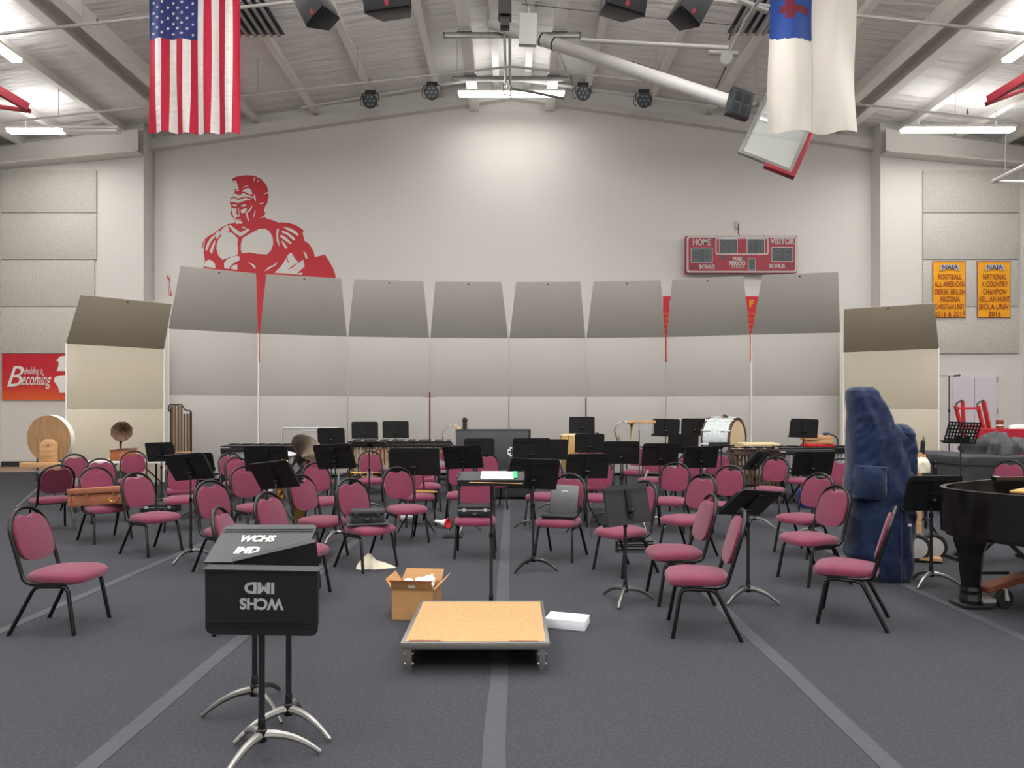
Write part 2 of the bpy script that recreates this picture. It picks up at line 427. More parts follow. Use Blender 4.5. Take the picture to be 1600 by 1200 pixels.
# ------------------------------------------------------------------ mural painted on the centre wall
def mural():
    def q(u, v, y): return P(300 + u / 6.667, 260 + v / 6.667, YB) + Vector((0, y, 0))
    root = thing('mural', 'large red warrior mural with crested helmet painted above the shell at left', 'mural', P(410, 430, YB))
    base = root.location
    pb = MB()
    def layer(name, m, polys, y0):
        pb.cur = {'red': 0, 'wall': 1}[m]
        for p in polys: pb.prism(p, lambda u, v, t: q(u, v, t) - base, -y0, -y0 + .002)
    body = [(415, 130), (470, 105), (560, 92), (650, 97), (720, 130), (770, 185), (795, 250), (798, 310), (785, 380), (755, 435), (752, 465), (766, 490), (745, 518), (700, 540), (760, 530), (790, 550), (840, 560), (900, 585), (940, 583), (1010, 590), (1080, 610), (1135, 645), (1165, 668), (1152, 695), (1165, 740), (1172, 775), (1212, 800), (1250, 850), (1270, 900), (1280, 943), (1340, 930), (1385, 918), (1430, 990), (1470, 1060), (1497, 1140), (1480, 1290), (1200, 1400), (900, 1450), (815, 1500), (800, 1900), (790, 2050), (640, 2050), (600, 1700), (560, 1500), (300, 1400), (150, 1300), (118, 1035),
            (135, 978), (122, 900), (125, 852), (100, 850), (108, 800), (130, 762), (170, 728), (240, 690), (300, 640), (375, 600), (440, 592), (446, 560), (418, 520), (400, 490), (412, 455), (408, 400), (393, 383), (400, 338), (432, 290), (447, 262), (447, 240), (488, 235), (470, 190), (440, 172)]
    layer('red_paint', 'red', [body, [(1270 - 1535 - 0, 1135), (-225, 1140), (-232, 1175), (-222, 1290), (-205, 1350), (-240, 1345), (-252, 1180)]], .004)
    wh = [[(434, 148), (462, 150), (486, 232), (466, 232), (450, 188)],
          [(518, 262), (545, 238), (590, 226), (618, 245), (630, 290), (600, 292), (560, 268)],
          [(462, 246), (492, 246), (488, 258), (462, 260)],
          [(445, 282), (465, 290), (500, 300), (535, 276), (600, 305), (636, 318), (632, 330), (560, 312), (480, 335), (432, 312), (402, 330), (428, 300)],
          [(404, 345), (440, 326), (480, 352), (560, 325), (620, 350), (560, 355), (478, 384), (440, 372), (400, 376)],
          [(415, 400), (462, 396), (470, 415), (440, 418)], [(420, 432), (466, 440), (462, 500), (490, 508), (488, 488), (476, 430), (486, 430), (500, 520), (460, 530), (448, 560), (425, 500), (414, 450)],
          [(450, 560), (500, 548), (516, 560), (480, 566), (522, 574), (524, 600), (490, 596), (470, 602), (448, 582)],
          [(505, 415), (540, 395), (565, 402), (560, 415), (520, 422)], [(508, 455), (560, 434), (574, 442), (560, 476), (530, 490), (512, 480)],
          [(615, 400), (630, 415), (620, 450), (575, 490), (598, 570), (584, 568), (558, 490), (600, 445), (618, 420)],
          [(652, 285), (664, 330), (668, 368), (652, 345), (640, 318)], [(655, 450), (664, 470), (652, 510), (636, 550), (648, 490)],
          [(648, 112), (662, 122), (638, 168)], [(704, 132), (694, 150), (674, 176), (684, 150)], [(745, 290), (790, 264), (796, 282)], [(703, 386), (752, 376), (735, 394), (705, 396)],
          [(518, 225), (560, 205), (604, 195), (560, 215)],
          [(395, 605), (440, 640), (505, 690), (560, 660), (575, 648), (515, 640), (528, 625), (605, 660), (560, 700), (505, 732), (440, 690), (388, 625)],
          [(310, 655), (370, 606), (392, 660), (380, 690), (410, 690), (395, 672), (440, 712), (480, 750), (474, 800), (482, 860), (476, 925), (400, 945), (320, 974), (275, 930), (256, 860), (260, 800), (285, 745), (315, 718), (290, 715), (292, 680)],
          [(253, 690), (285, 665), (290, 700), (280, 730), (258, 760), (246, 720)],
          [(140, 868), (160, 800), (195, 745), (243, 706), (243, 730), (195, 790), (155, 882)], [(184, 888), (210, 820), (243, 765), (243, 800), (208, 915)],
          [(112, 845), (126, 778), (138, 765), (124, 845)], [(118, 1042), (140, 990), (175, 972), (215, 985), (240, 1012), (246, 1062)],
          [(338, 1060), (334, 1005), (370, 965), (455, 932), (500, 940), (492, 985), (440, 1000), (395, 1045), (388, 1068)], [(398, 1066), (430, 1030), (474, 1022), (474, 1080)],
          [(530, 745), (620, 695), (700, 652), (760, 648), (810, 680), (842, 740), (846, 810), (822, 880), (780, 918), (680, 912), (600, 895), (518, 906), (508, 860), (514, 790)],
          [(888, 648), (908, 648), (896, 720), (916, 840), (882, 775), (878, 700)],
          [(945, 632), (1020, 642), (1080, 675), (1113, 712), (1104, 726), (1050, 692), (1000, 665)], [(935, 668), (1000, 690), (1060, 738), (1078, 768), (1060, 772), (1000, 720), (938, 690)],
          [(925, 710), (980, 740), (1040, 798), (1028, 812), (970, 772), (922, 738)], [(930, 770), (960, 795), (998, 850), (975, 857), (945, 815)],
          [(1000, 925), (1015, 905), (1040, 903), (1075, 965), (1115, 1003), (1160, 972), (1174, 1042), (1140, 1075), (1090, 1112), (1152, 1108), (1148, 1130), (860, 1108), (930, 1040), (980, 960)],
          [(1160, 880), (1192, 910), (1204, 958), (1186, 960)], [(578, 992), (640, 1020), (664, 1048), (660, 1072), (612, 1020)], [(892, 990), (870, 1030), (800, 1072), (752, 1096), (800, 1050), (850, 1028)],
          [(-250, 1145), (-232, 1145), (-236, 1165), (-247, 1165)], [(-246, 1185), (-240, 1182), (-222, 1335), (-234, 1335)]]
    layer('wall_showing_through', 'wall', wh, .008)
    rd = [[(990, 940), (1000, 975), (1010, 1000), (1000, 1000), (985, 965)], [(985, 1082), (1060, 1030), (1110, 1000), (1055, 1050)],
          [(425, 425), (445, 418), (462, 428), (458, 436), (436, 436)], [(525, 430), (545, 424), (562, 430), (545, 440)], [(455, 552), (480, 556), (512, 552), (485, 548)]]
    layer('red_detail', 'red', rd, .011)
    pb.build('paint', ['red', 'wall'], root)
mural()

# wall banners and posters
def wall_flat(name, label, cat, x0, y0, x1, y1, d, m, th=.012, group=None):
    a = P(x0, y1, d); b = P(x1, y0, d)
    t = thing(name, label, cat, ((a.x + b.x) / 2, d, (a.z + b.z) / 2), 0, group)
    return t, b.x - a.x, b.z - a.z
def cloth_sheet(wd, ht, nx, nz, fn, y0=0, th=.004, mfn=None):
    b = MB(); g = []
    for side in (0, 1):
        for j in range(nz + 1):
            for i in range(nx + 1):
                u, v = i / nx, j / nz
                dx, dy, dz = fn(u, v)
                b.v.append((-wd / 2 + wd * u + dx, y0 + dy + side * th, -ht / 2 + ht * v + dz))
    N = (nx + 1) * (nz + 1)
    for side in (0, 1):
        for j in range(nz):
            for i in range(nx):
                k = side * N + j * (nx + 1) + i
                b.f.append([k, k + 1, k + nx + 2, k + nx + 1]); b.mi.append(mfn((i + .5) / nx, (j + .5) / nz) if mfn else 0)
    for i in range(nx):
        for j in (0, nz):
            k = j * (nx + 1) + i; b.f.append([k, k + 1, N + k + 1, N + k]); b.mi.append(mfn((i + .5) / nx, j / nz * .98 + .01) if mfn else 0)
    for j in range(nz):
        for i in (0, nx):
            k = j * (nx + 1) + i; b.f.append([k, k + nx + 1, N + k + nx + 1, N + k]); b.mi.append(mfn(i / nx * .98 + .01, (j + .5) / nz) if mfn else 0)
    return b
for (x0, x1, rows, lab) in ((1455.5, 1509.5, ['FOOTBALL', 'ALL AMERICAN', 'DEREK BRUSH', 'ARIZONA', 'CHRISTIAN UNIV.', '2016 & 2017'], 'gold wall banner reading NAIA FOOTBALL ALL AMERICAN, nearer the shell'),
                            (1525, 1579.5, ['NATIONAL', 'X-COUNTRY', 'CHAMPION', 'KELLIAN HUNT', 'BIOLA UNIV.', '2016'], 'gold wall banner reading NAIA NATIONAL X-COUNTRY CHAMPION, nearer the corner')):
    d = YS - .068
    t, W, H = wall_flat('banner', lab, 'banner', x0, 407, x1, 498.5, d, 'gold', group='gold championship banners')
    wv = lambda u, v: (0, .012 * noise.noise(Vector((u * 3 + x0, v * 9, 0))), 0)
    cloth_sheet(W, H, 10, 30, wv, .0).build('border', 'flagwhite', t, smooth=True)
    cloth_sheet(W * .955, H * .965, 10, 30, wv, -.012).build('field', 'maroon', t, smooth=True)
    cloth_sheet(W * .92, H * .945, 10, 30, wv, -.022).build('cloth', 'gold', t, smooth=True)
    b = MB()
    pl = [(-.28, -.045), (-.25, .075), (.25, .075), (.28, -.045), (.22, -.045), (.1, -.01), (-.1, -.01), (-.22, -.045)]
    b.prism([(u * W * 1.02, v * 1.4 + H * .36) for u, v in pl], lambda u, v, s: Vector((u, s, v)), -.05, -.045)
    b.build('logo_patch', 'flagwhite', t)
    text('NAIA', .2, 'navy', t, (0, -.053, H * .375), bold=.004, width=W * .46, name='logo_letters', sy=.85)
    for i, r in enumerate(rows):
        wd = W * min(.87, .08 * len(r) + .03)
        text(r, .2, 'maroon', t, (0, -.05, H * (.212 - i * .127)), bold=.0, width=wd, sy=1.1)
# red orange banner on the left wall
t, W, H = wall_flat('banner', 'red and orange wall banner reading Beholding is Becoming in white script', 'banner', 3, 553, 150, 625, YS - .05, 'red')
wv = lambda u, v: (0, .008 * noise.noise(Vector((u * 5, v * 3, 3))), 0)
bm = MB(); g = cloth_sheet(W, H, 20, 12, wv, 0)
og = g.build('cloth', 'bannerred', t, smooth=True)
m = M['bannerred'].copy(); m.name = 'banner_red_orange'; nt = m.node_tree
tc = nt.nodes.new('ShaderNodeTexCoord'); sp = nt.nodes.new('ShaderNodeSeparateXYZ'); cr = nt.nodes.new('ShaderNodeValToRGB')
nt.links.new(tc.outputs['Generated'], sp.inputs[0]); nt.links.new(sp.outputs[2], cr.inputs[0]); nt.links.new(cr.outputs[0], nt.nodes['Principled BSDF'].inputs['Base Color'])
cr.color_ramp.elements[0].color = srgb(222, 96, 40); cr.color_ramp.elements[1].position = .75; cr.color_ramp.elements[1].color = srgb(190, 26, 46)
e = cr.color_ramp.elements.new(.3); e.color = srgb(204, 50, 44)
og.data.materials[0] = m
X = lambda px: P(px, 0, YS).x - t.location.x
Z = lambda py: P(0, py, YS).z - t.location.z
PW = YS / F
text('B', .85, 'white', t, (X(23), -.02, Z(590)), shear=.35, width=26 * PW)
text('ecoming', .5, 'white', t, (X(58), -.02, Z(593.5)), shear=.4, width=46 * PW, bold=.003)
text('eholding is', .3, 'white', t, (X(54), -.02, Z(580)), shear=.4, width=30 * PW)
text('2 CORINTHIANS 3:18', .07, 'white', t, (X(50), -.02, Z(600)), sx=1.4)
mb = MB()
for pl in ([(90, 564), (97, 557), (108, 556), (110, 580), (91, 580), (94, 572), (94, 565)], [(88, 590), (94, 587), (110, 586), (110, 614), (96, 614), (93, 604), (87, 596)]):
    mb.prism([(X(u), Z(v)) for u, v in pl], lambda u, v, s: Vector((u, s, v)), -.024, -.018)
mb.build('torn_edge_graphic', 'white', t)
# red banners on the centre wall, seen through the gaps of the shell
t, W, H = wall_flat('banner', 'wide red hall banner behind the shell, seen through gaps below the scoreboard', 'banner', 1036, 463, 1186, 566, YB - .02, 'red')
cloth_sheet(W, H, 4, 4, lambda u, v: (0, 0, 0)).build('cloth', 'bannerred', t)
X = lambda px: P(px, 0, YB).x - t.location.x
Z = lambda py: P(0, py, YB).z - t.location.z
text('F', .28, 'gold', t, (X(1173), -.02, Z(475.5)), bold=.01)
text('(', .3, 'flagwhite', t, (X(1047), -.02, Z(475)), bold=.01)
for i in range(9):
    text(['HB MI', 'KR N', 'GR V', 'LI P', 'TM A', 'RD L', 'SE N', 'JO B', 'CA R'][i], .11, 'orange', t, (X(1173), -.02, Z(491 + i * 8)), bold=.004)
    text(['HA', 'ST', 'RE', 'LO', 'MI', 'DA', 'CO', 'BE', 'NI'][i], .11, 'orange', t, (X(1042), -.02, Z(491 + i * 8)), bold=.004)
t, W, H = wall_flat('wall_pad', 'dark red strip on the wall glimpsed between two shell panels', 'wall pad', 660, 612, 682, 728, YB - .03, 'red')
MB().box((0, 0, 0), (W, .04, H)).build('pad', 'maroon', t, bevel=.01)
t, W, H = wall_flat('wall_pad', 'dark strip on the wall in the slit behind the black desk stands', 'wall pad', 908, 622, 924, 728, YB - .03, 'red')
MB().box((0, 0, 0), (W, .04, H)).build('pad', 'maroon', t, bevel=.01)

# felt acoustic panels on the side bays
ys = [267, 333.5, 406.5, 479.5, 553]
nm = ['top', 'second from the top', 'third from the top', 'lowest']
for s, (x0, x1) in ((0, (3, 152)), (1, (1441, 1591))):
    for i in range(4):
        a = P(x0 + (0 if i > 1 or s else 1), ys[i + 1] - .5, YS); b = P(x1 - (3 if i > 1 and not s else 0), ys[i] + .5, YS)
        o = MB().box2((a.x, YS - .055, a.z), (b.x, YS - .006, b.z)).build('acoustic_panel', 'panel', bevel=.006)
        tag(o, 'speckled grey felt wall panel, %s of the column on the %s wall' % (nm[i], ('left', 'right')[s]), 'acoustic panel', 'felt panels on the side walls')
# vertical joint lines and a conduit
cj = MB().cyl((-10.5, YB - .02, P(0, 470, YB).z), (-10.5, YB - .02, 9.7), .008, seg=6)
tag(cj.build('conduit', 'grey'), 'thin vertical conduit on the wall left of the warrior mural', 'conduit')
fr = thing('picture_frame', 'black framed picture on the right side wall past the gold banners', 'picture', (XS - .02, 19.15, P(0, 420, 19.2).z))
MB().box((0, 0, 0), (.04, .95, 1.15)).build('frame', 'black', fr, bevel=.005); MB().box((-.022, 0, 0), (.006, .85, 1.05)).build('print', 'paper', fr)

# scoreboard
def scoreboard():
    d = YB - .28
    def q(u, v): p = P(1040 + u / 6.667, 340 + v / 6.667, d); return p
    o = q(790, 382); t = thing('scoreboard', 'dark red scoreboard with HOME and VISITOR above the shell at right', 'scoreboard', (o.x, d, o.z))
    L = lambda u, v: (q(u, v).x - o.x, q(u, v).z - o.z)
    def rr(u0, v0, u1, v1, r=0):
        x0, z1 = L(u0, v0); x1, z0 = L(u1, v1); pts = []
        if not r: return [(x0, z0), (x1, z0), (x1, z1), (x0, z1)]
        for cx, cz_, a in ((x1 - r, z1 - r, 0), (x0 + r, z1 - r, 1), (x0 + r, z0 + r, 2), (x1 - r, z0 + r, 3)):
            pts += [(cx + r * math.cos(PI / 2 * (a + k / 4)), cz_ + r * math.sin(PI / 2 * (a + k / 4))) for k in range(5)]
        return pts
    fn = lambda u, v, s: Vector((u, s, v))
    MB().prism(rr(215, 190, 1365, 575), fn, 0, .2).build('cabinet', 'score', t)
    MB().prism(rr(219, 194, 1363, 573, .07), fn, -.008, -.001).build('border_line', 'flagwhite', t)
    MB().prism(rr(238, 212, 1346, 556, .06), fn, -.013, -.007).build('face', 'score', t)
    MB().prism(rr(517, 211, 1070, 388, .06), fn, -.016, -.012).build('clock_border', 'flagwhite', t)
    MB().prism(rr(529, 222, 1058, 377, .05), fn, -.02, -.016).build('clock_field', 'score', t)
    for (u0, v0, u1, v1, nd) in ((560, 226, 742, 370, 2), (848, 226, 1026, 370, 2), (268, 320, 482, 466, 2), (1105, 314, 1320, 456, 2), (860, 432, 930, 544, 1), (585, 400, 618, 436, 0)):
        dsp = MB().prism(rr(u0 - 4, v0 - 4, u1 + 4, v1 + 4), fn, -.023, -.016).build('digit_rim', 'silver' if nd else 'display', t)
        MB().prism(rr(u0, v0, u1, v1), fn, -.027, -.022).build('digit_window', 'display', dsp)
        sg = MB()
        for k in range(nd):
            cw = (u1 - u0) / nd; cu = u0 + cw * (k + .5); hw = cw * .26; hh = (v1 - v0) * .34; cv = (v0 + v1) / 2
            for (a, b, c_, e) in ((-hw, -hh, hw, -hh), (-hw, 0, hw, 0), (-hw, hh, hw, hh)): sg.prism(rr(cu + a, cv + b - 5, cu + c_, cv + e + 5), fn, -.029, -.027)
            for a in (-hw, hw):
                for b in (-hh / 2, hh / 2): sg.prism(rr(cu + a - 5, cv + b - hh / 2 + 7, cu + a + 5, cv + b + hh / 2 - 7), fn, -.029, -.027)
        if nd: sg.build('unlit_digits', 'segment', dsp)
    for (s, u, v, wd, sz) in (('HOME', 375, 260, 190, .2), ('VISITOR', 1214, 250, 252, .2), ('BONUS', 428, 516, 160, .15), ('BONUS', 1158, 508, 160, .15), ('POSS', 746, 431, 94, .12), ('PERIOD', 745, 481, 172, .15), ('TRANS-LUX', 748, 520, 140, .07)):
        x, z = L(u, v)
        sy = 1.15 if sz == .2 else 1
        text(s, sz * 1.1, 'flagwhite', t, (x, -.022, z), bold=.006 if sz > .1 else .001, width=wd / 6.667 * d / F, sy=sy)
    ar = MB()
    for u, v, s in ((318, 520, -1), (270, 520, -1), (1268, 508, 1), (1316, 508, 1), (665, 431, -1), (820, 431, 1)):
        x, z = L(u, v); ar.prism([(x - s * .05, z + .04), (x - s * .05, z - .04), (x + s * .06, z)], fn, -.02, -.012)
    ar.build('unlit_arrows', 'display', t)
    for u in (540, 1040): x, z = L(u, 180); MB().tube(arc((x, .1, z - .03), .035, 0, PI), .008, 6).build('hanging_eye', 'chrome', t)
    x, z = L(775, 110); MB().tube([(x, .15, z + .16), (x, .15, z), (x - .02, .1, z - .1), (x + .02, .08, z - .24)], .012, 6).build('power_cable', 'black', t)
    MB().box((x, .25, z + .16), (.1, .06, .2)).build('outlet_box', 'lightgrey', t)
scoreboard()

# ------------------------------------------------------------------ acoustic shell
def shell_panel(A, B, zj, zs, fwd, up, inset, label, mats, edge=True):
    """A, B: floor points of the left and right edge (seen from the hall)"""
    A = Vector((A[0], A[1], 0)); B = Vector((B[0], B[1], 0)); u = (B - A); W = u.length; u.normalize()
    n = Vector((u.y, -u.x, 0))                  # towards the hall
    rz = math.atan2(u.y, u.x); mid = (A + B) / 2
    t = thing('shell_panel', label, 'acoustic shell panel', mid, rz, 'portable choir shell panels')
    h = W / 2 - (.018 if edge else .016)
    # local frame: x along the panel, -y towards the hall
    MB().box2((-h, 0, .1), (h, .035, zs - .004)).build('lower_panel', mats[0], t, bevel=.004)
    MB().box2((-h, 0, zs + .004), (h, .035, zj)).build('upper_panel', mats[0], t, bevel=.004)
    cp_ = MB(); th = .03
    fn = lambda x, v, s: Vector((x, -fwd * v + s * .9, zj - .012 + up * v + s * .35))
    cp_.prism([(-h, 0), (h, 0), (h - inset, 1), (-h + inset, 1)], fn, 0, th)
    co = cp_.build('canopy', mats[1], t, bevel=.003)
    MB().cyl(fn(0, .955, -.004), fn(0, .955, 0), .02, seg=10).build('screw', 'black', co)
    for s in (-1, 1):
        if edge: MB().box2((s * h - .012, -.012, .1), (s * h + .012, -.001, zj)).build('edge_strip', mats[2], t)
        MB().box2((s * (h - .15) - .025, .036, .06), (s * (h - .15) + .025, .09, zj - .1)).build('rear_post', 'alu', t)
    MB().box2((-h + .1, -.05, .06), (h - .1, .75, .11)).build('base_frame', 'alu', t)
    return t
pts = [(262, 15.0), (404.5, 16.0), (543, 16.6), (671.5, 16.95), (795, 17.0), (915.5, 16.97), (1040.5, 16.75), (1173, 16.2), (1314, 15.75)]
W3 = [((px - 800) * d / F, d) for px, d in pts]
lb = ['beside the left cream wing', 'just right of the white gap below the warrior', 'behind the two upright music stands at left', 'with the red slit at its left edge',
      'at the middle, behind the black cabinet', 'behind the tan conga and its black desks', 'directly below the scoreboard, behind the bass drum', 'beside the right cream wing']
for i in range(8):
    shell_panel(W3[i], W3[i + 1], 3.38, 1.93, .62, 1.27, .17, 'tall grey shell panel with tilted canopy, ' + lb[i], ('shell', 'canopy', 'trim'), edge=i in (0, 7))
shell_panel(((101.5 - 800) * 13.24 / F, 13.24), ((257.5 - 800) * 14.5 / F, 14.5), 2.89, 1.63, .72, .86, .08, 'low cream shell wing at the far left behind the phonograph', ('shell_wing', 'canopy_wing', 'trim'))
shell_panel(((1316.5 - 800) * 15.3 / F, 15.3), ((1468.5 - 800) * 14.35 / F, 14.35), 2.89, 1.63, .72, .86, .08, 'low cream shell wing at the far right behind the blue harp cover', ('shell_wing', 'canopy_wing', 'trim'))

# ------------------------------------------------------------------ flags
def ripple(u, v, k, amp):
    amp = amp * 1.5
    return amp * (math.sin(u * k + 1.3 * math.sin(v * 3)) * (1 - .55 * v) + .35 * noise.noise(Vector((u * 7, v * 2.2, k))) + .5 * noise.noise(Vector((u * 3, v * 1.2, 8))))
def us_flag():
    d = 11.6; x0, x1 = 232, 374; W = (x1 - x0) * d / F; H = 2.62
    c = P((x0 + x1) / 2, 208, d); t = thing('flag', 'hanging American flag with stars and vertical red and white stripes', 'flag', (c.x, d, c.z + H / 2))
    fn = lambda u, v: (.0, ripple(u, v, 26, .035), .012 * math.sin(u * 9) * (1 - v) - .02 * (u - .5) * (1 - v))
    def mf(u, v):
        if u < 7 / 13 and v > .6: return 2
        return int(u * 13) % 2
    g = cloth_sheet(W, H, 13 * 8, 80, fn, mfn=mf)
    st = g; st.cur = 1; rows = 11; cols = 9
    for i in range(cols):
        for j in range(rows):
            if (i + j) % 2: continue
            u = (7 / 13) * (i + 1) / (cols + 1); v = .6 + .4 * (j + 1) / (rows + 1)
            pl = [(.030 * (1 if k % 2 == 0 else .42) * math.cos(PI / 2 + k * PI / 5), .030 * (1 if k % 2 == 0 else .42) * math.sin(PI / 2 + k * PI / 5)) for k in range(10)]
            b = fn(u, v); cx, cy, cz_ = -W / 2 + W * u + b[0], b[1] - .008, -H / 2 + H * v + b[2]
            st.prism([(cx + p[0], cz_ + p[1]) for p in pl], lambda a, b_, s: Vector((a, cy + s - .003, b_)), 0, .004)
    g.build('cloth', ['flagred', 'flagwhite', 'flagblue'], t, smooth=True)
    MB().cyl((-W / 2 - .1, .02, H / 2), (W / 2 + .1, .02, H / 2), .018, seg=8).build('rod', 'alu', t)
    for s in (-1, 1): MB().cyl((s * W / 2, .02, H / 2), (s * W / 2, .02, cz(abs(c.x) + 1) - .3 - c.z - H / 2), .006, seg=6).build('wire', 'grey', t)
us_flag()
def christian_flag():
    d = 11.6; x0, x1 = 1202, 1340; W = (x1 - x0) * d / F; H = 2.75
    c = P((x0 + x1) / 2, 206, d); t = thing('flag', 'hanging white flag with a blue corner and dark red cross', 'flag', (c.x, d, c.z + H / 2))
    def fn(u, v):
        dr = -.10 * math.sin(PI * min(1, u * 1.0)) * (v > 0) * .3
        return (.04 * (v - .3) * (1 - u) - .0, ripple(u, v, 13, .06) + .03 * math.sin((u * 5 + v * 7)), dr * (1 - v) + .02 * math.sin(u * 6) * (1 - v))
    def mf(u, v):
        if u < .5 and v > .575 - .02 * math.sin(u * 2 * PI) + .0 * u:
            y = (1 - v) * H
            ux = u * W; 
            if .17 < ux < .68 and .63 < y < .77: return 1
            if .25 < ux < .40 and .45 < y < .87: return 1
            return 2
        return 0
    o = cloth_sheet(W, H, 90, 130, fn, mfn=mf).build('cloth', ['cwhite', 'cred', 'cblue'], t, smooth=True)
    sm = MB()
    sm.tube([Vector((-W / 2 + W * .5 + fn(.5, v)[0], fn(.5, v)[1] - .004, -H / 2 + H * v + fn(.5, v)[2])) for v in [k / 40 for k in range(27)]], .004, 5)
    sm.build('centre_seam', 'grey', o)
    MB().cyl((-W / 2 - .1, .02, H / 2), (W / 2 + .1, .02, H / 2), .018, seg=8).build('rod', 'alu', t)
    for s in (-1, 1): MB().cyl((s * W / 2, .02, H / 2), (s * W / 2, .02, cz(abs(c.x) + 1) - .3 - c.z - H / 2), .006, seg=6).build('wire', 'grey', t)
christian_flag()

# ------------------------------------------------------------------ things hung from the roof
def loudspeaker(c, size, rot, label):
    t = thing('loudspeaker', label, 'loudspeaker', c, 0, 'black loudspeakers hung from the roof'); t.rotation_euler = rot
    w_, dp, h = size
    b = MB(); pl = [(-w_ / 2, -dp / 2), (w_ / 2, -dp / 2), (w_ / 2 * .62, dp / 2), (-w_ / 2 * .62, dp / 2)]
    b.prism(pl, lambda u, v, s: Vector((u, v, s)), -h / 2, h / 2)
    b.build('cabinet', 'plastic', t, bevel=.012)
    MB().box((0, -dp / 2 - .012, 0), (w_ * .92, .02, h * .94)).build('grille', 'plastic', t, bevel=.004)
    MB().box((0, -dp / 2 - .025, -h * .38), (.05, .006, .07)).build('badge', 'maroon', t)
    MB().cyl((0, 0, h / 2), (0, 0, h / 2 + 1.2), .008, seg=6).build('cable', 'black', t)
    return t
dk = math.radians
loudspeaker(P(493, 2, 9.3), (.40, .36, .62), (dk(12), dk(-24), dk(-35)), 'black hung loudspeaker beside the American flag, leftmost of four')
loudspeaker(P(608, -22, 9.3), (.66, .42, .72), (dk(14), dk(-3), dk(-8)), 'wide black hung loudspeaker, second from the American flag')
loudspeaker(P(972, -22, 9.3), (.62, .42, .72), (dk(14), dk(3), dk(22)), 'wide black hung loudspeaker just right of the projector')
loudspeaker(P(1082, 0, 9.3), (.40, .36, .66), (dk(12), dk(26), dk(30)), 'black hung loudspeaker nearest the white flag')
def par_light(px, py, label, turn=0):
    c = P(px, py, 19.0); t = thing('stage_light', label, 'stage light', c, turn, 'black stage lights along the far roof edge')
    MB().lathe([(.0, .12), (.13, .12), (.17, .05), (.19, -.04), (.2, -.09), (.185, -.09)], (0, 0, 0), (0, 1, .35), 20).build('housing', 'black', t, smooth=True)
    ls = MB().lathe([(0, -.07), (.185, -.07), (.185, -.05), (0, -.05)], (0, 0, 0), (0, 1, .35), 20).build('lens_plate', 'display', t)
    for k in range(7):
        a = k * PI / 3; r = .11 if k < 6 else 0; u = Vector((1, 0, 0)); vv = Vector((0, -.33, .944))
        p = u * (r * math.cos(a)) + vv * (r * math.sin(a)) - Vector((0, 1, .35)).normalized() * .08
        MB().cyl(p, p - Vector((0, .02, .007)), .035, seg=10).build('led', 'lens', ls)
    MB().tube([(-.215, 0, 0), (-.215, 0, .2), (.215, 0, .2), (.215, 0, 0)], .014, 6).build('yoke', 'black', t)
    MB().box((0, 0, .25), (.3, .06, .09)).build('clamp', 'black', t, bevel=.01)
    MB().tube([(-.2, 0, .2), (-.28, .02, .1), (-.27, .02, -.1), (-.18, .06, -.12)], .01, 6).build('cable', 'black', t)
for a in ((579, 158, 'black stage light nearest the American flag under the roof edge'), (675, 145, 'black stage light just left of the middle tube light'), (911, 146, 'black stage light just right of the middle tube light'), (1006, 157, 'black stage light nearest the basketball goal arm')): par_light(*a)
# pipe that carries them
pp = MB(); pp.tube([P(470, 168, 19.05), P(675, 134, 19.05), P(760, 124, 19.05)], .03, 8)
tag(pp.build('pipe', 'lightgrey', smooth=True), 'thin light pipe along the roof edge left of the middle tube light', 'pipe')
pp = MB(); pp.tube([P(800, 123, 19.05), P(895, 136, 19.05), P(1090, 163, 19.05), P(1120, 168, 19.05)], .045, 8)
tag(pp.build('pipe', 'lightgrey', smooth=True), 'thicker light pipe along the roof edge right of the middle tube light', 'pipe')
def sprinkler(Y, zc, sl, r, x0, x1, label):
    t = thing('sprinkler_pipe', label, 'pipe', (0, Y, zc), 0, 'sprinkler pipes crossing under the roof')
    xs = [x0] + ([0] if x0 < 0 < x1 else []) + [x1]
    MB().tube([(x, 0, -sl * abs(x)) for x in xs], r, 8).build('pipe', 'lightgrey', t, smooth=True)
    x = x0 + .9
    while x < x1:
        if abs(x) > .5:
            MB().cyl((x, 0, -sl * abs(x)), (x, 0, cz(x) - zc - .2), .007, seg=5).build('hanger', 'grey', t)
            if int(x * 2) % 2: MB().cyl((x + .3, 0, -sl * abs(x) + .02), (x + .3, 0, -sl * abs(x) + .14), .03, .015, seg=8).build('sprinkler_head', 'brassdk', t)
        x += 2.45
sprinkler(17.0, 10.05, .109, .028, -14.5, 14.5, 'long white sprinkler pipe crossing below the roof near the far wall')
sprinkler(14.0, 10.36, .109, .032, -14.5, 14.5, 'nearer grey sprinkler pipe crossing behind both flags')
# backboard hoist in the middle
h = thing('basketball_hoist', 'grey steel hoist frame between the box beams with crossing square tubes', 'basketball hoist', (0, 17, 10.35))
for Y, hw, zz in ((16.0, 1.57, 10.37), (18.1, 1.55, 10.37)):
    MB().box((0, Y - 17, zz - 10.35 - .09), (hw * 2, .1, .1)).build('cross_tube', 'alu', h, bevel=.004)
    for s in (-1, 1):
        MB().box((s * hw, Y - 17, zz - 10.35 - .09), (.02, .104, .104)).build('end_cap', 'black', h)
        MB().box((s * 1.1, Y - 17, zz - 10.35 - .02), (.34, .16, .03)).build('clamp_plate', 'grey', h)
MB().tube([(-.17, -1.3, -.2), (-.17, 1.25, -.2)], .035, 10).build('long_tube', 'chrome', h, smooth=True)
MB().tube([(-.05, -1.3, -.2), (-.05, 1.1, -.2), (0, 1.3, -.24), (.5, 1.35, -.3), (1.4, 1.4, -.46)], .035, 10).build('bent_tube', 'alu', h, smooth=True)
MB().box((-.15, -1.25, -.08), (.12, .2, .2)).build('coupling', 'galv', h, bevel=.02)
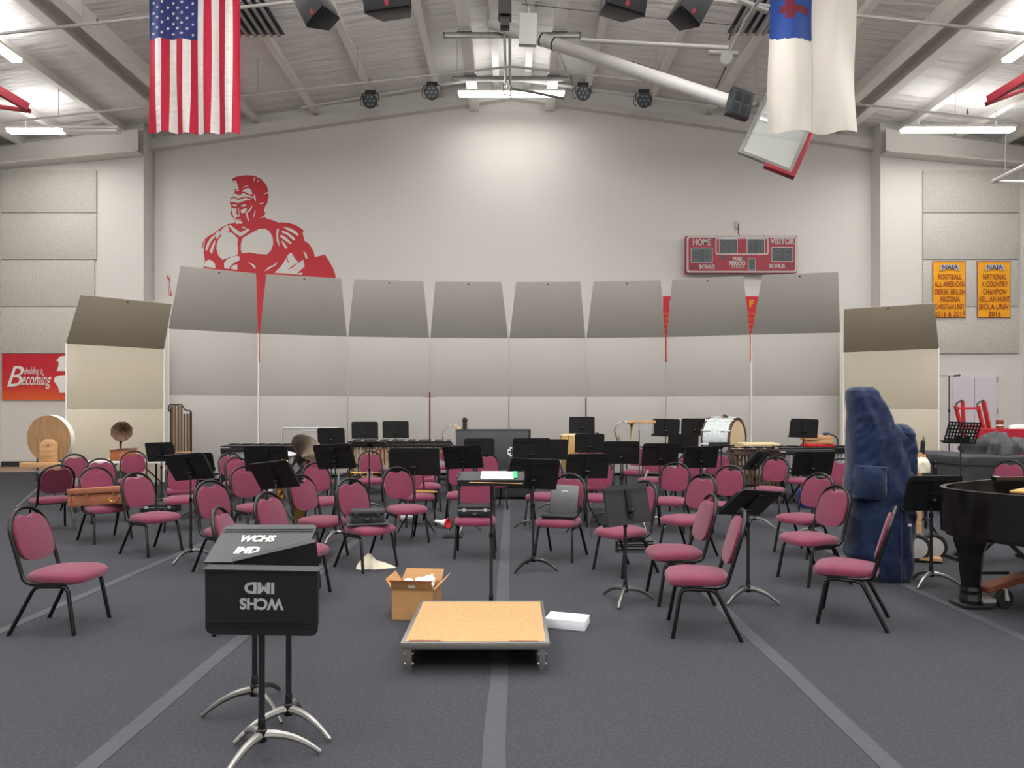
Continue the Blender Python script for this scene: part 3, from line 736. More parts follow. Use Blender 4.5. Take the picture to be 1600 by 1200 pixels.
MB().tube([(-.22, 1.15, -.2), (-.22, 1.15, -.45), (-.05, 1.2, -.47), (-.02, 1.2, -.2)], .02, 8).build('hook', 'chrome', h, smooth=True)
pr = thing('projector', 'black projector-like winch unit hanging top centre beside the grey box', 'winch', P(789, 12, 12.5))
MB().box((0, 0, .12), (.24, .3, .62)).build('body', 'black', pr, bevel=.015)
MB().box((.0, 0, -.27), (.17, .2, .22)).build('lower_housing', 'black', pr, bevel=.02)
MB().cyl((.03, -.16, .22), (.03, -.15, .22), .05, seg=16).build('dial', 'display', pr)
MB().cyl((0, 0, .42), (0, 0, 1.4), .03, seg=8).build('hanging_rod', 'alu', pr)
wb = thing('junction_box', 'flat light grey box hanging right of the black winch', 'box', P(825, 47, 13.2))
MB().box((0, 0, 0), (.335, .12, .6), Matrix.Rotation(.04, 3, 'Y')).build('box', 'lightgrey', wb, bevel=.01)
MB().cyl((0, 0, .3), (0, 0, .42), .04, seg=8).build('socket', 'grey', wb); MB().tube([(0, 0, .42), (-.05, 0, .6), (-.12, .1, 1.7)], .01, 6).build('cable', 'black', wb)
g = thing('basketball_goal', 'folded glass basketball goal on a thick slanting tube behind the white flag', 'basketball goal', (3, 14.5, 9))
o = g.location
m0, m1 = P(768, 36, 15.9), P(1150, 163, 13.4)
MB().tube([m0 - o, m1 - o], .135, 18).build('mast_tube', 'lightgrey', g, smooth=True)
for f in (.235, .29): p = m0.lerp(m1, f) - o; MB().cyl(p, p + (m1 - m0).normalized() * .035, .142, seg=18).build('band', 'black', g)
MB().bar(P(870, 78, 15.2) - o, P(896, 136, 18.8) - o, .03).build('brace', 'alu', g)
MB().tube([P(893, 70, 15.0) - o, P(1000, 100, 14.3) - o, P(1120, 144, 13.6) - o], .006, 5).build('cable', 'black', g)
A, B, Dp = P(1153, 238, 12.75), P(1236, 270, 12.6), P(1207, 98, 13.0)
ux = (B - A); Wb = ux.length; ux.normalize(); uz = (Dp - A); uz = (uz - ux * uz.dot(ux)); Hb = 1.83; uz.normalize(); uy = ux.cross(uz)
def bf(u, v, s): return A + ux * u + uz * v - uy * s - o if uy.y < 0 else A + ux * u + uz * v + uy * s - o
MB().prism([(.05, .05), (Wb - .05, .05), (Wb - .05, Hb - .05), (.05, Hb - .05)], bf, 0, .012).build('backboard_glass', 'glass', g)
fr = MB()
for (a, b, c_, e) in ((0, 0, Wb, .06), (0, Hb - .06, Wb, Hb), (0, .06, .06, Hb - .06), (Wb - .06, .06, Wb, Hb - .06)): fr.prism([(a, b), (c_, b), (c_, e), (a, e)], bf, -.02, .05)
fr.build('backboard_frame', 'alu', g)
fr = MB()
for (a, b, c_, e) in ((Wb * .5, Hb * .42, Wb * .54, Hb * .75), (.1, Hb * .42, Wb * .54, Hb * .45), (.1, Hb * .72, Wb * .54, Hb * .75)): fr.prism([(a, b), (c_, b), (c_, e), (a, e)], bf, -.006, 0)
fr.build('target_lines', 'white', g)
MB().prism([(Wb * .52, -.07), (Wb + .09, -.07), (Wb + .09, .95), (Wb + .005, .95), (Wb + .005, .0), (Wb * .52, .0)], bf, -.03, .09).build('padding', 'pad', g, bevel=.01)
MB().bar(m1 - o, bf(0, Hb * .62, .1), .08).build('mount_arm', 'alu', g)
MB().tube([m1 - o, bf(Wb * .5, Hb * .55, .12)], .05, 8).build('mount_tube', 'galv', g)
sc_ = thing('shot_clock', 'small black digital clock tilted beside the folded backboard', 'shot clock', P(1155, 163, 12.9))
sc_.rotation_euler = (dk(6), dk(14), dk(10))
MB().box((0, 0, 0), (.45, .16, .5)).build('case', 'plastic', sc_, bevel=.01)
MB().box((0, -.083, .01), (.38, .006, .42)).build('face', 'display', sc_)
sg = MB()
for cx in (-.085, .085):
    for cz_ in (.1, -.1): sg.box((cx, -.089, cz_), (.12, .006, .14))
sg.build('digit_windows', 'plastic', sc_)
# pulleys and tubes right of the hoist
py_ = thing('pulley_frame', 'bright metal pulley pipes hanging between the speakers and white flag', 'pulley frame', P(1135, 80, 14)); o = py_.location
MB().tube([P(1195, -12, 13) - o, P(1165, 30, 13.6) - o, P(1131, 102, 14.2) - o], .035, 8).build('slanting_pipe', 'galv', py_, smooth=True)
MB().cyl(P(1107, 82, 14) - o, P(1153, 84, 14) - o, .05, seg=12).build('short_tube', 'galv', py_)
MB().cyl(P(1135, 90, 13.9) - o, P(1135, 90, 13.7) - o, .12, seg=18).build('pulley_wheel', 'galv', py_)
MB().cyl(P(908, 63, 14.4) - o, P(1138, 75, 14) - o, .045, seg=10).build('long_tube', 'lightgrey', py_, smooth=True)
MB().cyl(P(1153, -1, 13.6) - o, P(1200, 18, 13.6) - o, .055, seg=12).build('cross_pipe', 'galv', py_)
for a, b in (((1146, 40), (1139, 62)), ((1134, 105), (1118, 140))): MB().bar(P(*a, 13.9) - o, P(*b, 13.9) - o, .03).build('strap', 'black', py_)
w_ = MB().tube([P(815, 6, 14), P(1000, 26, 14), P(1142, 39, 14)], .007, 5)
tag(w_.build('wire', 'black'), 'thin black wire strung from the hoist to the pulley pipes', 'wire')
# side goals, only their red padding shows
for s, lab in ((-1, 'corner of a side basketball backboard with red padding at the left edge'), (1, 'corner of a side basketball backboard with red padding at the right edge')):
    b0 = thing('basketball_backboard', lab, 'basketball goal', P(800 + s * 740, 158, 13)); o = b0.location
    a1, a2, a3 = P(800 + s * 744, 157, 13) - o, P(800 + s * 830, 104, 12.2) - o, P(800 + s * 800, 140, 13.2) - o
    if s < 0: a1, a2, a3 = P(44, 168, 13) - o, P(-60, 108, 12.2) - o, P(-50, 160, 13.2) - o
    MB().bar(a1, a2, .09, .16).build('padding', 'pad', b0, bevel=.01)
    MB().bar(a1 + Vector((0, .06, -.04)), a3, .06, .08).build('lower_padding', 'pad', b0, bevel=.01)
    MB().bar(a1.lerp(a2, .35) + Vector((0, .15, -.03)), a1.lerp(a2, 1.2) + Vector((0, .3, -.2)), .1, .02).build('frame', 'alu', b0)
    MB().cyl(a2, a2 + Vector((s * .5, .3, 1.6)), .05, seg=8).build('hanger', 'lightgrey', b0)
# low rail at the right
rl = thing('ceiling_rail', 'white hanging rail in the right corner below the eave', 'rail', P(1575, 272, 13.5)); o = rl.location
MB().tube([P(1553, 283, 14.2) - o, P(1620, 250, 12.6) - o], .05, 8).build('upper_bar', 'white', rl, smooth=True)
MB().tube([P(1556, 284, 14.2) - o, P(1625, 284, 13.2) - o], .03, 8).build('lower_bar', 'white', rl, smooth=True)
MB().cyl(P(1570, 268, 13.9) - o, P(1572, 240, 13.9) - o + Vector((0, 0, .5)), .008, seg=6).build('wire', 'grey', rl)
# roof vents
for px, py, s, lab in ((388, 62, -1, 'grey slatted roof vent beside the American flag'), (1192, 52, 1, 'grey slatted roof vent at the left edge of the white flag')):
    d = 15.2; c = P(px, py, d); c.z = cz(c.x) - .3; v = thing('ceiling_vent', lab, 'vent', (c.x, d, c.z))
    for k in range(6): MB().box((-.45 + .18 * k, 0, 0), (.06, 1.4, .05)).build('slat', 'grey', v)
    MB().box((0, 0, .08), (1.1, 1.5, .03)).build('backing', 'display', v)

# ------------------------------------------------------------------ banquet chairs
def make_chair():
    t = thing('banquet_chair', 'x', 'chair')
    lean = lambda z: .185 + (z - .45) * .29      # back plane
    # seat cushion
    b = MB(); rg = []
    def outline(s):
        pts = []
        for k in range(28):
            a = 2 * PI * k / 28; c, n = math.cos(a), math.sin(a)
            x = math.copysign(abs(c) ** .55, c); y = math.copysign(abs(n) ** .6, n)
            pts.append((x * (.222 - .022 * y) * s, -.02 + y * .225 * s))
        return pts
    for s, z in ((.93, .374), (.985, .38), (1.0, .398), (.985, .418), (.92, .432), (.7, .444), (.3, .449)):
        rg.append([Vector((x, y, z - .012 * max(0, -y - .1) / .1)) for x, y in outline(s)])
    b.rings(rg); b.build('seat', 'fabric', t, smooth=True)
    b = MB(); b.rings([[Vector((x, y, z)) for x, y in outline(s)] for s, z in ((.9, .36), (.96, .362), (.96, .376), (.9, .376))]); b.build('seat_pan', 'black', t, smooth=True)
    # back pad
    right = [(0, .508), (.07, .510), (.125, .522), (.160, .545), (.178, .585), (.182, .65), (.178, .71), (.166, .76), (.148, .79), (.12, .816), (.09, .833), (.062, .838), (.042, .828), (.02, .820), (0, .818)]
    out = right + [(-x, z) for x, z in reversed(right[1:-1])]
    fn = lambda u, v, s: Vector((u, lean(v) + s, v))
    b = MB().prism(out, fn, -.03, .004); b.build('back_pad', 'fabric', t, bevel=.014, bseg=3)
    b = MB().prism([(x * .96, .67 + (z - .67) * .96) for x, z in out], fn, .003, .012); b.build('back_cover', 'backcover', t)
    # arch frame
    p = [(.196, -.06, .362), (.2, .10, .364), (.2, .145, .374), (.2, .17, .40), (.2, lean(.48), .48), (.2, lean(.62), .62), (.199, lean(.7), .70)]
    for k in range(1, 12):
        a = PI / 2 * k / 12; p.append((.199 * math.cos(a) ** .95, 0, .70 + .185 * math.sin(a)))
    p = [(x, lean(z) if y == 0 else y, z) for x, y, z in p] + [(0, lean(.885), .885)]
    p = p + [(-x, y, z) for x, y, z in reversed(p[:-1])]
    MB().tube(p, .0145, 10).build('back_frame', 'frame', t, smooth=True)
    for s in (-1, 1):
        f = [(s * .196, -.04, .346), (s * .196, -.105, .346), (s * .197, -.135, .336), (s * .199, -.15, .31), (s * .217, -.205, 0)]
        MB().tube(f, .0145, 10).build('leg', 'frame', t, smooth=True)
        f = [(s * .196, -.04, .346), (s * .196, .055, .346), (s * .197, .088, .336), (s * .199, .108, .31), (s * .217, .265, 0)]
        MB().tube(f, .0145, 10).build('leg', 'frame', t, smooth=True)
    return t
chair0 = make_chair(); used = [0]
def chair(seat=None, top=None, a=0, label='', pos=None):
    """seat / top: where the seat centre or the top of the back shows in the photo"""
    r = dk(a); f = Vector((math.sin(r), -math.cos(r), 0))
    if pos: p = Vector((pos[0], pos[1], 0))
    elif seat:
        p = G(seat[0], seat[1], .42)
    else:
        q = G(top[0], top[1], .885); p = q + f * .31
    p = Vector((p.x, p.y, 0))
    grp = 'burgundy banquet chairs of the orchestra'
    if not used[0]:
        used[0] = 1; chair0.location = p; chair0.rotation_euler = (0, 0, r); chair0['label'] = label; chair0['group'] = grp; return chair0
    return dup(chair0, p, r, label, grp)
B_ = 'burgundy banquet chair '
CH = [
 ((100, 893), None, 62, 'alone at the front left, turned right, on open carpet'),
 ((80, 779), (108, 726), -142, 'turned away showing its dark back, beside the big drum'),
 ((163, 793), None, 36, 'with a long brown instrument case lying on its seat'),
 ((245, 808), None, 43, 'right of the one holding the brown case'),
 (None, (115, 710), 40, 'behind the chair that shows its dark back'),
 (None, (156, 717), 30, 'behind the chair holding the brown case'),
 (None, (209, 705), 18, 'in front of the white phonograph table'),
 ((285, 778), None, 18, 'behind the wide stand at left, nearer of two'),
 ((283, 764), None, 16, 'behind the wide stand at left, farther of two'),
 ((358, 826), (337, 749), 42, 'with full back visible just left behind the lettered desk'),
 (None, (353, 790), 82, 'seen edge-on, its arch poking up behind the worn lettered desk'),
 ((462, 856), (420, 767), 50, 'just behind the lettered stand desks, below the tilted desk'),
 ((500, 811), (467, 746), 58, 'with the gold saxophone beside it, turned right'),
 ((582, 826), (552, 747), 33, 'with a black soft case on it, above the cloth bundle'),
 ((638, 794), (621, 731), 22, 'behind the one with the soft case, above the cones'),
 ((507, 780), (498, 725), 28, 'below the double-backed desk left of the trumpet'),
 ((400, 790), (376, 729), 35, 'partly covered by the tilted stand desk, nearer of the row there'),
 (None, (368, 715), 35, 'middle of three overlapping ones behind the tilted stand desk'),
 (None, (358, 708), 32, 'farthest of three overlapping ones behind the tilted stand desk'),
 (None, (578, 705), 10, 'with a brass trumpet on its seat, behind a thin flat stand'),
 (None, (592, 697), 8, 'behind the chair with the trumpet, close to the marimba'),
 (None, (489, 706), 22, 'in front of the big dark tuba bell'),
 (None, (700, 693), 6, 'with a bright arch beneath the right end of the left marimba'),
 ((650, 773), None, 20, 'with a trombone resting on it'),
 ((664, 757), None, 12, 'behind the one holding the trombone slide'),
 ((662, 746), None, 8, 'farthest back behind the wide two-armed desk'),
 (None, (760, 708), 12, 'in front of the left part of the black cabinet'),
 ((722, 771), (727, 720), 6, 'behind the conductor desk, half covered by a black stand'),
 ((741, 810), None, 1, 'straight behind the conductor desk with a latched black case on it'),
 ((872, 812), None, -18, 'with a shiny black folder propped open on its seat'),
 ((850, 773), (863, 716), -14, 'behind the near black desk right of the aisle'),
 ((931, 775), (946, 718), -14, 'behind the open black folder chair, right of the two-tiered stands'),
 (None, (937, 710), -12, 'farther one behind the two-tiered stands'),
 (None, (916, 697), -6, 'peeking below the middle black desk in front of the conga'),
 (None, (943, 699), -8, 'in front of the curled brass tubing'),
 ((992, 736), None, -14, 'far back below the wooden chime bar'),
 ((1019, 748), None, -14, 'far back behind the folded silver stand'),
 ((1048, 780), (1050, 722), -18, 'right of the folded silver stand, empty'),
 ((1072, 757), (1074, 712), -18, 'behind the empty one right of the folded silver stand'),
 (None, (1125, 707), -24, 'in front of the white pearl bass drum'),
 ((1128, 788), (1137, 726), -26, 'nearer of two before the rosewood marimba, left side'),
 ((1072, 809), (1113, 740), -38, 'amid the right section, behind the second from the front'),
 ((1054, 860), (1110, 771), -50, 'second from the front in the right section, turned left'),
 ((1087, 894), (1158, 797), -65, 'nearest to the podium on its right, turned left'),
 ((978, 827), (1016, 751), -38, 'partly behind the worn grey upright stand desk'),
 ((1202, 763), (1214, 712), -28, 'in front of the rosewood marimba resonators, alone'),
 ((1251, 749), None, -30, 'behind the ribbed black desk below the stacked boxes'),
 (None, (1315, 717), -30, 'beside the blue harp cover, farthest back'),
 ((1254, 807), (1294, 739), -42, 'left of the blue harp cover, farther of an overlapping pair'),
 ((1262, 839), (1309, 760), -52, 'left of the blue harp cover, nearer of an overlapping pair'),
 ((1317, 884), (1391, 790), -77, 'seen from the side in front of the blue harp cover'),
 (None, (1579, 720), -40, 'behind the grand piano beside the black covered cases'),
 ((1107, 736), None, -14, 'far back beneath the bass drum'),
]
FIX = {0: (90, -3.33, 5.15), 12: (62, None, 0), 1: (-132, None, 0), 2: (54, -5.03, 8.56), 3: (65, -4.06, 7.82), 13: (50, -1.48, 7.09), 14: (31, -1.30, 8.46), 28: (0, -.405, 7.66), 29: (-26, .525, 7.55),
       44: (-58, 1.11, 6.90), 42: (-88, 1.40, 5.89), 43: (-99, 1.37, 5.06), 49: (-74, 2.82, 6.52), 50: (-119, 2.59, 5.31), 10: (95, -1.88, 5.16)}
CHO = []
for i, (s, tp, a, lab) in enumerate(CH):
    pos = None; a = a * 1.45
    if i in FIX:
        a = FIX[i][0]
        if FIX[i][1] is not None: pos = FIX[i][1:]
    CHO.append(chair(s, tp, a, B_ + lab, pos))
def on_chair(i, x=0, y=0, z=.449):
    o = CHO[i]; return o.location + Matrix.Rotation(o.rotation_euler.z, 3, 'Z') @ Vector((x, y, z))

# ------------------------------------------------------------------ music stands
def desk_mesh(kind):
    w_, h_ = .255, .165
    b = MB(); r = .035
    pl = [(-w_, -h_), (w_, -h_)]
    for s in (1, -1):
        cs = [(s * (w_ - r) + s * r * math.sin(a) if True else 0, h_ - r + r * math.cos(a)) for a in [PI / 2 * k / 4 for k in range(5)]]
        pl += list(reversed(cs)) if s == 1 else cs
    fn = lambda u, v, s: Vector((u, s, v))
    b.prism(pl, fn, -.004, .004)
    if kind != 'plain':
        for z in (.118, .098): b.box((0, -.006, z), (.49, .006, .004))
    for s in (-1, 1): b.box((s * (w_ - .003), .012, -.02), (.006, .022, .26))
    return b
desk_me = {m: desk_mesh('ribbed').mesh('desk', m) for m in ('desk', 'deskgrey')}
lip_me = {m: MB().box((0, .035, -.165), (.51, .07, .006)).box((0, .068, -.158), (.51, .006, .02)).mesh('ledge', m) for m in ('desk', 'deskgrey')}
brk_me = MB().box((0, -.012, .0), (.055, .016, .24)).box((0, -.02, 0), (.07, .012, .02)).mesh('bracket', 'desk')
clamp_me = MB().sphere((0, -.03, -.06), .022, 10).cyl((-.04, -.03, -.06), (.04, -.03, -.06), .01, seg=8).mesh('clamp', 'frame')
def leg_mb(a, R=.25, z0=.115, fl=.62):
    c, s = math.cos(a), math.sin(a); pts = []; rs = []
    for k in range(9):
        u = k / 8; pts.append((c * (.015 + (R - .015) * u), s * (.015 + (R - .015) * u), z0 - (z0 - .014) * (u ** 2.1))); rs.append(.022 - .011 * u)
    return MB().tube(pts, rs, 8)
hub_me = MB().lathe([(0, .085), (.022, .085), (.028, .10), (.024, .14), (.017, .145), (.017, .19), (.014, .195)], seg=14, caps=True).mesh('hub', 'frame', True)
leg_me = {}
def part(name, me, parent, loc=None, rot=None):
    o = bpy.data.objects.new(name, me); C.objects.link(o); o.parent = parent
    if loc is not None: o.location = loc
    if rot is not None: o.rotation_euler = rot
    return o
def stand(px, py, d, label, tilt=22, yaw=0, roll=0, base='silver', m='desk', w=1.0, hgt=1.0, pole='black', base_a=0, dk_off=(0, 0), lip=True, bracket=True, holes=False):
    for off in (0, .07, -.07, .14, -.14, .21, -.21, .28, -.28, .36, -.36):   # keep the pole out of the seats
        c = P(px, py, d + off); hit = False
        for o in CHO:
            v = Matrix.Rotation(-o.rotation_euler.z, 3, 'Z') @ (c - o.location)
            if abs(v.x) < .25 and -.26 < v.y < .3: hit = True; break
        if not hit: d = d + off; break
    hc = c.z
    t = thing('music_stand', label, 'music stand', (c.x, d, 0), dk(yaw), 'black music stands')
    dz = hc - .05
    if base == 'folding':
        MB().cyl((0, 0, .1), (0, 0, .58), .014, seg=10).build('pole', pole, t, smooth=True)
        MB().cyl((0, 0, .5), (0, 0, dz + dk_off[1] * 0), .009, seg=8).build('inner_pole', 'chrome', t, smooth=True)
        MB().cyl((0, 0, .42), (0, 0, .47), .022, seg=10).build('collar', 'black', t)
        for k in range(3):
            a = base_a + k * 2 * PI / 3 - PI / 2; e = (math.cos(a) * .28, math.sin(a) * .28, .012)
            MB().tube([(0, 0, .43), e], .0085, 7).tube([(0, 0, .16), tuple(x * .62 + (0, 0, .43)[i] * .38 for i, x in enumerate(e))], .006, 6).build('leg', 'frame', t, smooth=True)
    else:
        part('hub', hub_me, t)
        col = {'silver': 'legsilver', 'black': 'frame', 'worn': 'alu'}[base]
        for k in range(3):
            a = round(base_a + k * 2 * PI / 3 - PI / 2, 4); key = (a, col)
            if key not in leg_me: leg_me[key] = leg_mb(a).mesh('leg', col, True)
            part('leg', leg_me[key], t)
        MB().cyl((0, 0, .14), (0, 0, min(dz, .66)), .0135, seg=12).build('pole', pole, t, smooth=True)
        if dz > .66:
            MB().cyl((0, 0, .60), (0, 0, dz), .0095, seg=10).build('inner_pole', 'black' if pole == 'black' else 'chrome', t, smooth=True)
            MB().cyl((0, 0, .63), (0, 0, .67), .018, seg=10).build('collar', 'frame', t)
    if holes:
        b = MB(); W2, H2 = .255, .15
        nx, nz = 10, 6
        for i in range(nx + 1): b.box((-W2 + (2 * W2) * (i) / nx, 0, 0), (.027, .004, 2 * H2))
        for j in range(nz + 1):
            z = -H2 + 2 * H2 * j / nz; b.box((0, 0, z), (2 * W2 + .027, .0039, .022))
        for i, j in ((4, 0), (5, 0), (6, 0), (7, 0), (4, 1), (5, 1), (6, 1), (7, 1), (2, 0), (3, 0), (3, 1)): b.box((-W2 + 2 * W2 * (i + .5) / nx, 0, -H2 + 2 * H2 * (j + .5) / nz), (.04, .0038, .045))
        dsk = b.build('desk', 'desk', t, loc=(0, -.03, hc), rot=(dk(tilt), dk(roll), 0))
    else:
        dsk = part('desk', desk_me[m], t, (dk_off[0], -.03, hc), (dk(tilt), dk(roll), 0))
        dsk.scale = (w, 1, hgt)
        if bracket: part('bracket', brk_me, dsk)
    if lip: part('ledge', lip_me[m], dsk)
    part('clamp', clamp_me, dsk)
    return t, dsk
S = 'black music stand '
ST = [
 (252, 706, 11.6, S + 'in front of the tubular chimes, its desk just right of the phonograph', dict(tilt=12, yaw=-8, roll=-2)),
 (298, 729, 7.4, S + 'with a wide desk and chrome feet before two chairs at left', dict(tilt=30, yaw=-16, roll=-5, base='silver')),
 (306, 722, 10.3, S + 'hidden behind the wide desk at left, chrome feet showing', dict(tilt=30, yaw=10, base='silver', base_a=.3)),
 (417, 716, 8.5, S + 'behind the tilted desk, its plate dropping in front of the vibraphone', dict(tilt=20, yaw=8)),
 (431, 742, 7.2, S + 'tipped sideways with a raked desk above the saxophone', dict(tilt=30, yaw=-22, roll=-7, base='folding')),
 (518, 682, 13.1, S + 'upright in front of the silver rack', dict(tilt=8, yaw=0)),
 (524, 713, 8.5, S + 'with a double-backed desk right of the tuba', dict(tilt=22, yaw=-14, roll=-3, base='worn')),
 (570.5, 672, 13.4, S + 'standing tall at the marimba, left of a matching pair', dict(tilt=4)),
 (618.5, 671, 13.5, S + 'standing tall at the marimba, right of a matching pair', dict(tilt=4)),
 (577, 693, 11.0, S + 'with its grey-topped desk laid flat in front of the marimba', dict(tilt=76, m='deskgrey')),
 (648, 721, 8.8, S + 'with an extra wide desk on a folding tripod', dict(tilt=14, base='folding', w=1.26, hgt=1.1, bracket=False)),
 (724, 714, 9.1, S + 'with a skewed desk left of the black cabinet centre', dict(tilt=22, yaw=-8, roll=-3)),
 (749, 700, 11.4, S + 'pressed against the black cabinet front', dict(tilt=6)),
 (833, 740, 6.95, S + 'the large near one just right of the central aisle', dict(tilt=20, yaw=12, roll=3, base='black', base_a=PI / 3 + .0)),
 (830, 703, 9.3, S + 'with a curved folding desk beside the black cabinet', dict(tilt=10, yaw=6, bracket=False)),
 (862, 702, 11.0, S + 'right behind the curved folding desk', dict(tilt=8)),
 (909, 664, 13.7, S + 'topmost of the three stacked in view at the conga', dict(tilt=4)),
 (921, 692, 12.0, S + 'middle of the three stacked in view at the conga', dict(tilt=8)),
 (917, 728, 8.9, S + 'lowest and nearest of the three stacked in view at the conga', dict(tilt=14, yaw=6, base='folding', w=1.08)),
 (970, 707, 9.8, S + 'below the curled brass tubing', dict(tilt=12, yaw=2)),
 (1031, 710, 9.4, S + 'with a double-backed desk in front of the far chair with paper', dict(tilt=18, yaw=4, base='worn')),
 (1040, 668, 13.0, S + 'under the right end of the wooden chime bar', dict(tilt=6, roll=2)),
 (1085, 667, 13.3, S + 'touching the left edge of the white bass drum', dict(tilt=6)),
 (1067, 693, 11.7, S + 'one step below the pair left of the bass drum', dict(tilt=8)),
 (1094, 714, 9.9, S + 'in front of the bass drum foot with a worn clamp', dict(tilt=18, yaw=10)),
 (1127, 697, 11.4, S + 'with an edge-on flat desk below the bass drum', dict(tilt=84, w=.66)),
 (1179, 720, 9.6, S + 'turned sideways in front of the rosewood marimba', dict(tilt=38, yaw=50, roll=6)),
 (1169, 785, 5.8, S + 'leaning far over on chrome feet behind the nearest right chair', dict(tilt=46, yaw=32, roll=6, base='silver', base_a=.5)),
 (977, 787, 5.8, 'worn grey-black music stand with its desk upright and low', dict(tilt=-10, yaw=38, base='silver', m='deskgrey', base_a=PI)),
 (1255, 669, 11.9, S + 'standing tall in front of the stacked wooden boxes', dict(tilt=6, yaw=6, roll=2, base_a=.5)),
 (1269, 724, 8.7, S + 'with a ribbed desk above the two overlapping chairs by the harp cover', dict(tilt=20, yaw=2, base='silver', base_a=.4)),
 (1455, 770, 6.33, S + 'between the blue harp cover and the piano tail', dict(tilt=12, yaw=4, base='worn', base_a=PI)),
 (1501, 676, 9.9, 'black music stand with a perforated desk before the red cart', dict(tilt=18, yaw=10, roll=2, holes=True)),
 (1437, 704, 8.2, S + 'partly hidden behind the right edge of the harp cover', dict(tilt=4, yaw=60)),
]
for px, py, d, lab, kw in ST: stand(px, py, d, lab, **kw)
# conductor's stand: desk laid flat with a score on it
t, dsk = stand(767.5, 744.5, 5.31, 'music stand of the conductor with a flat desk carrying papers, behind the podium', tilt=84, yaw=180, base='black', m='deskgrey', pole='black', base_a=0, lip=False)
part('ledge', MB().box((0, -.018, -.168), (.5, .045, .012)).mesh('ledge', 'desk'), dsk)
sc = t.location
RD = Matrix.Rotation(PI, 3, 'Z') @ Matrix.Rotation(dk(84), 3, 'X')
dc = Vector((sc.x, sc.y + .03, P(767, 744.5, 5.31).z))
def on_desk(x, y, z): return dc + RD @ Vector((x, y, z))
pa = thing('score_sheets', 'white sheets with green tabs lying on the conductor stand', 'papers', on_desk(-.05, .008, .0)); pa.rotation_euler = (dk(84), 0, PI)
b = MB(); b.box((0, 0, 0), (.25, .003, .26)); b.box((.03, .003, .01), (.2, .003, .25)); b.build('sheets', 'paper', pa)
b = MB(); b.box((-.135, .004, 0), (.03, .003, .25)); b.build('green_tab', 'green', pa)
bt = MB().tube([on_desk(-.24 + .05 * k, -.02 + .0012 * k, -.181) for k in range(9)], .0035, 5)
tag(bt.build('baton', 'wood'), 'thin pale baton along the ledge of the conductor stand', 'baton')

# ---- the group of three near stands at the left
def near_stand(px, py_base, label, pole_top, base_a, base='silver'):
    q = G(px, py_base, .1)
    t = thing('music_stand', label, 'music stand', (q.x, q.y, 0), 0, 'near lettered music stands')
    part('hub', hub_me, t)
    col = {'silver': 'legsilver', 'worn': 'alu'}[base]
    for k in range(3): leg_mb(base_a + k * 2 * PI / 3, .26).build('leg', col, t, smooth=True)
    MB().cyl((0, 0, .14), (0, 0, pole_top), .0145, seg=12).build('pole', 'black', t, smooth=True)
    return t
# nearest: desk hanging straight down, ledge up, lettering upside down on its back
t = near_stand(409, 1153, 'nearest black music stand, desk hanging down with upside-down lettering', .74, dk(250), 'worn')
dsk = part('desk', desk_me['desk'], t, (.02, -.055, .742), (dk(184), 0, dk(0))); dsk.scale = (1, 1, .92)
dsk.rotation_euler = (0, dk(180 + 1), 0); dsk.rotation_euler = (dk(-3), dk(181), 0)
part('ledge', MB().box((0, .02, -.163), (.525, .075, .005)).box((0, .058, -.16), (.525, .004, .012)).mesh('ledge', 'deskgrey'), dsk)
text('IMD', .075, 'silver', dsk, (.008, -.0055, -.075), bold=.003, width=.135, name='lettering', shear=.0)
text('WCHS', .075, 'silver', dsk, (.0, -.0055, .005), bold=.003, width=.2, name='lettering')
part('bracket', MB().box((0, .012, 0), (.055, .016, .2)).mesh('bracket', 'desk'), dsk)
# farther left: desk tilted back, lettering readable
t = near_stand(398, 1082, 'music stand behind the nearest one, tilted-back worn desk reading WCHS', .82, dk(200), 'silver')
dsk = part('desk', desk_me['deskgrey'], t, (.03, .04, .892), (0, 0, 0))
dsk.rotation_euler = (dk(-64), 0, dk(1))
part('ledge', MB().box((0, .02, -.163), (.44, .04, .005)).mesh('ledge', 'desk'), dsk)
text('WCHS', .075, 'flagwhite', dsk, (-.04, -.0055, .03), bold=.004, width=.19, shear=.15)
text('IMD', .075, 'flagwhite', dsk, (-.065, -.0055, -.07), bold=.004, width=.13, shear=.15)
# third: turned edge-on
t = near_stand(451, 1112, 'third of the near music stands, its turned desk wedged between the lettered ones', .83, dk(215), 'worn')
dsk = part('desk', desk_me['desk'], t, (-.06, .03, .775), (0, 0, 0)); dsk.scale = (.8, 1, .8)
dsk.rotation_euler = (dk(-6), dk(172), dk(30))
part('ledge', MB().box((0, .02, -.163), (.51, .06, .005)).mesh('ledge', 'deskgrey'), dsk)
part('clamp', clamp_me, dsk)

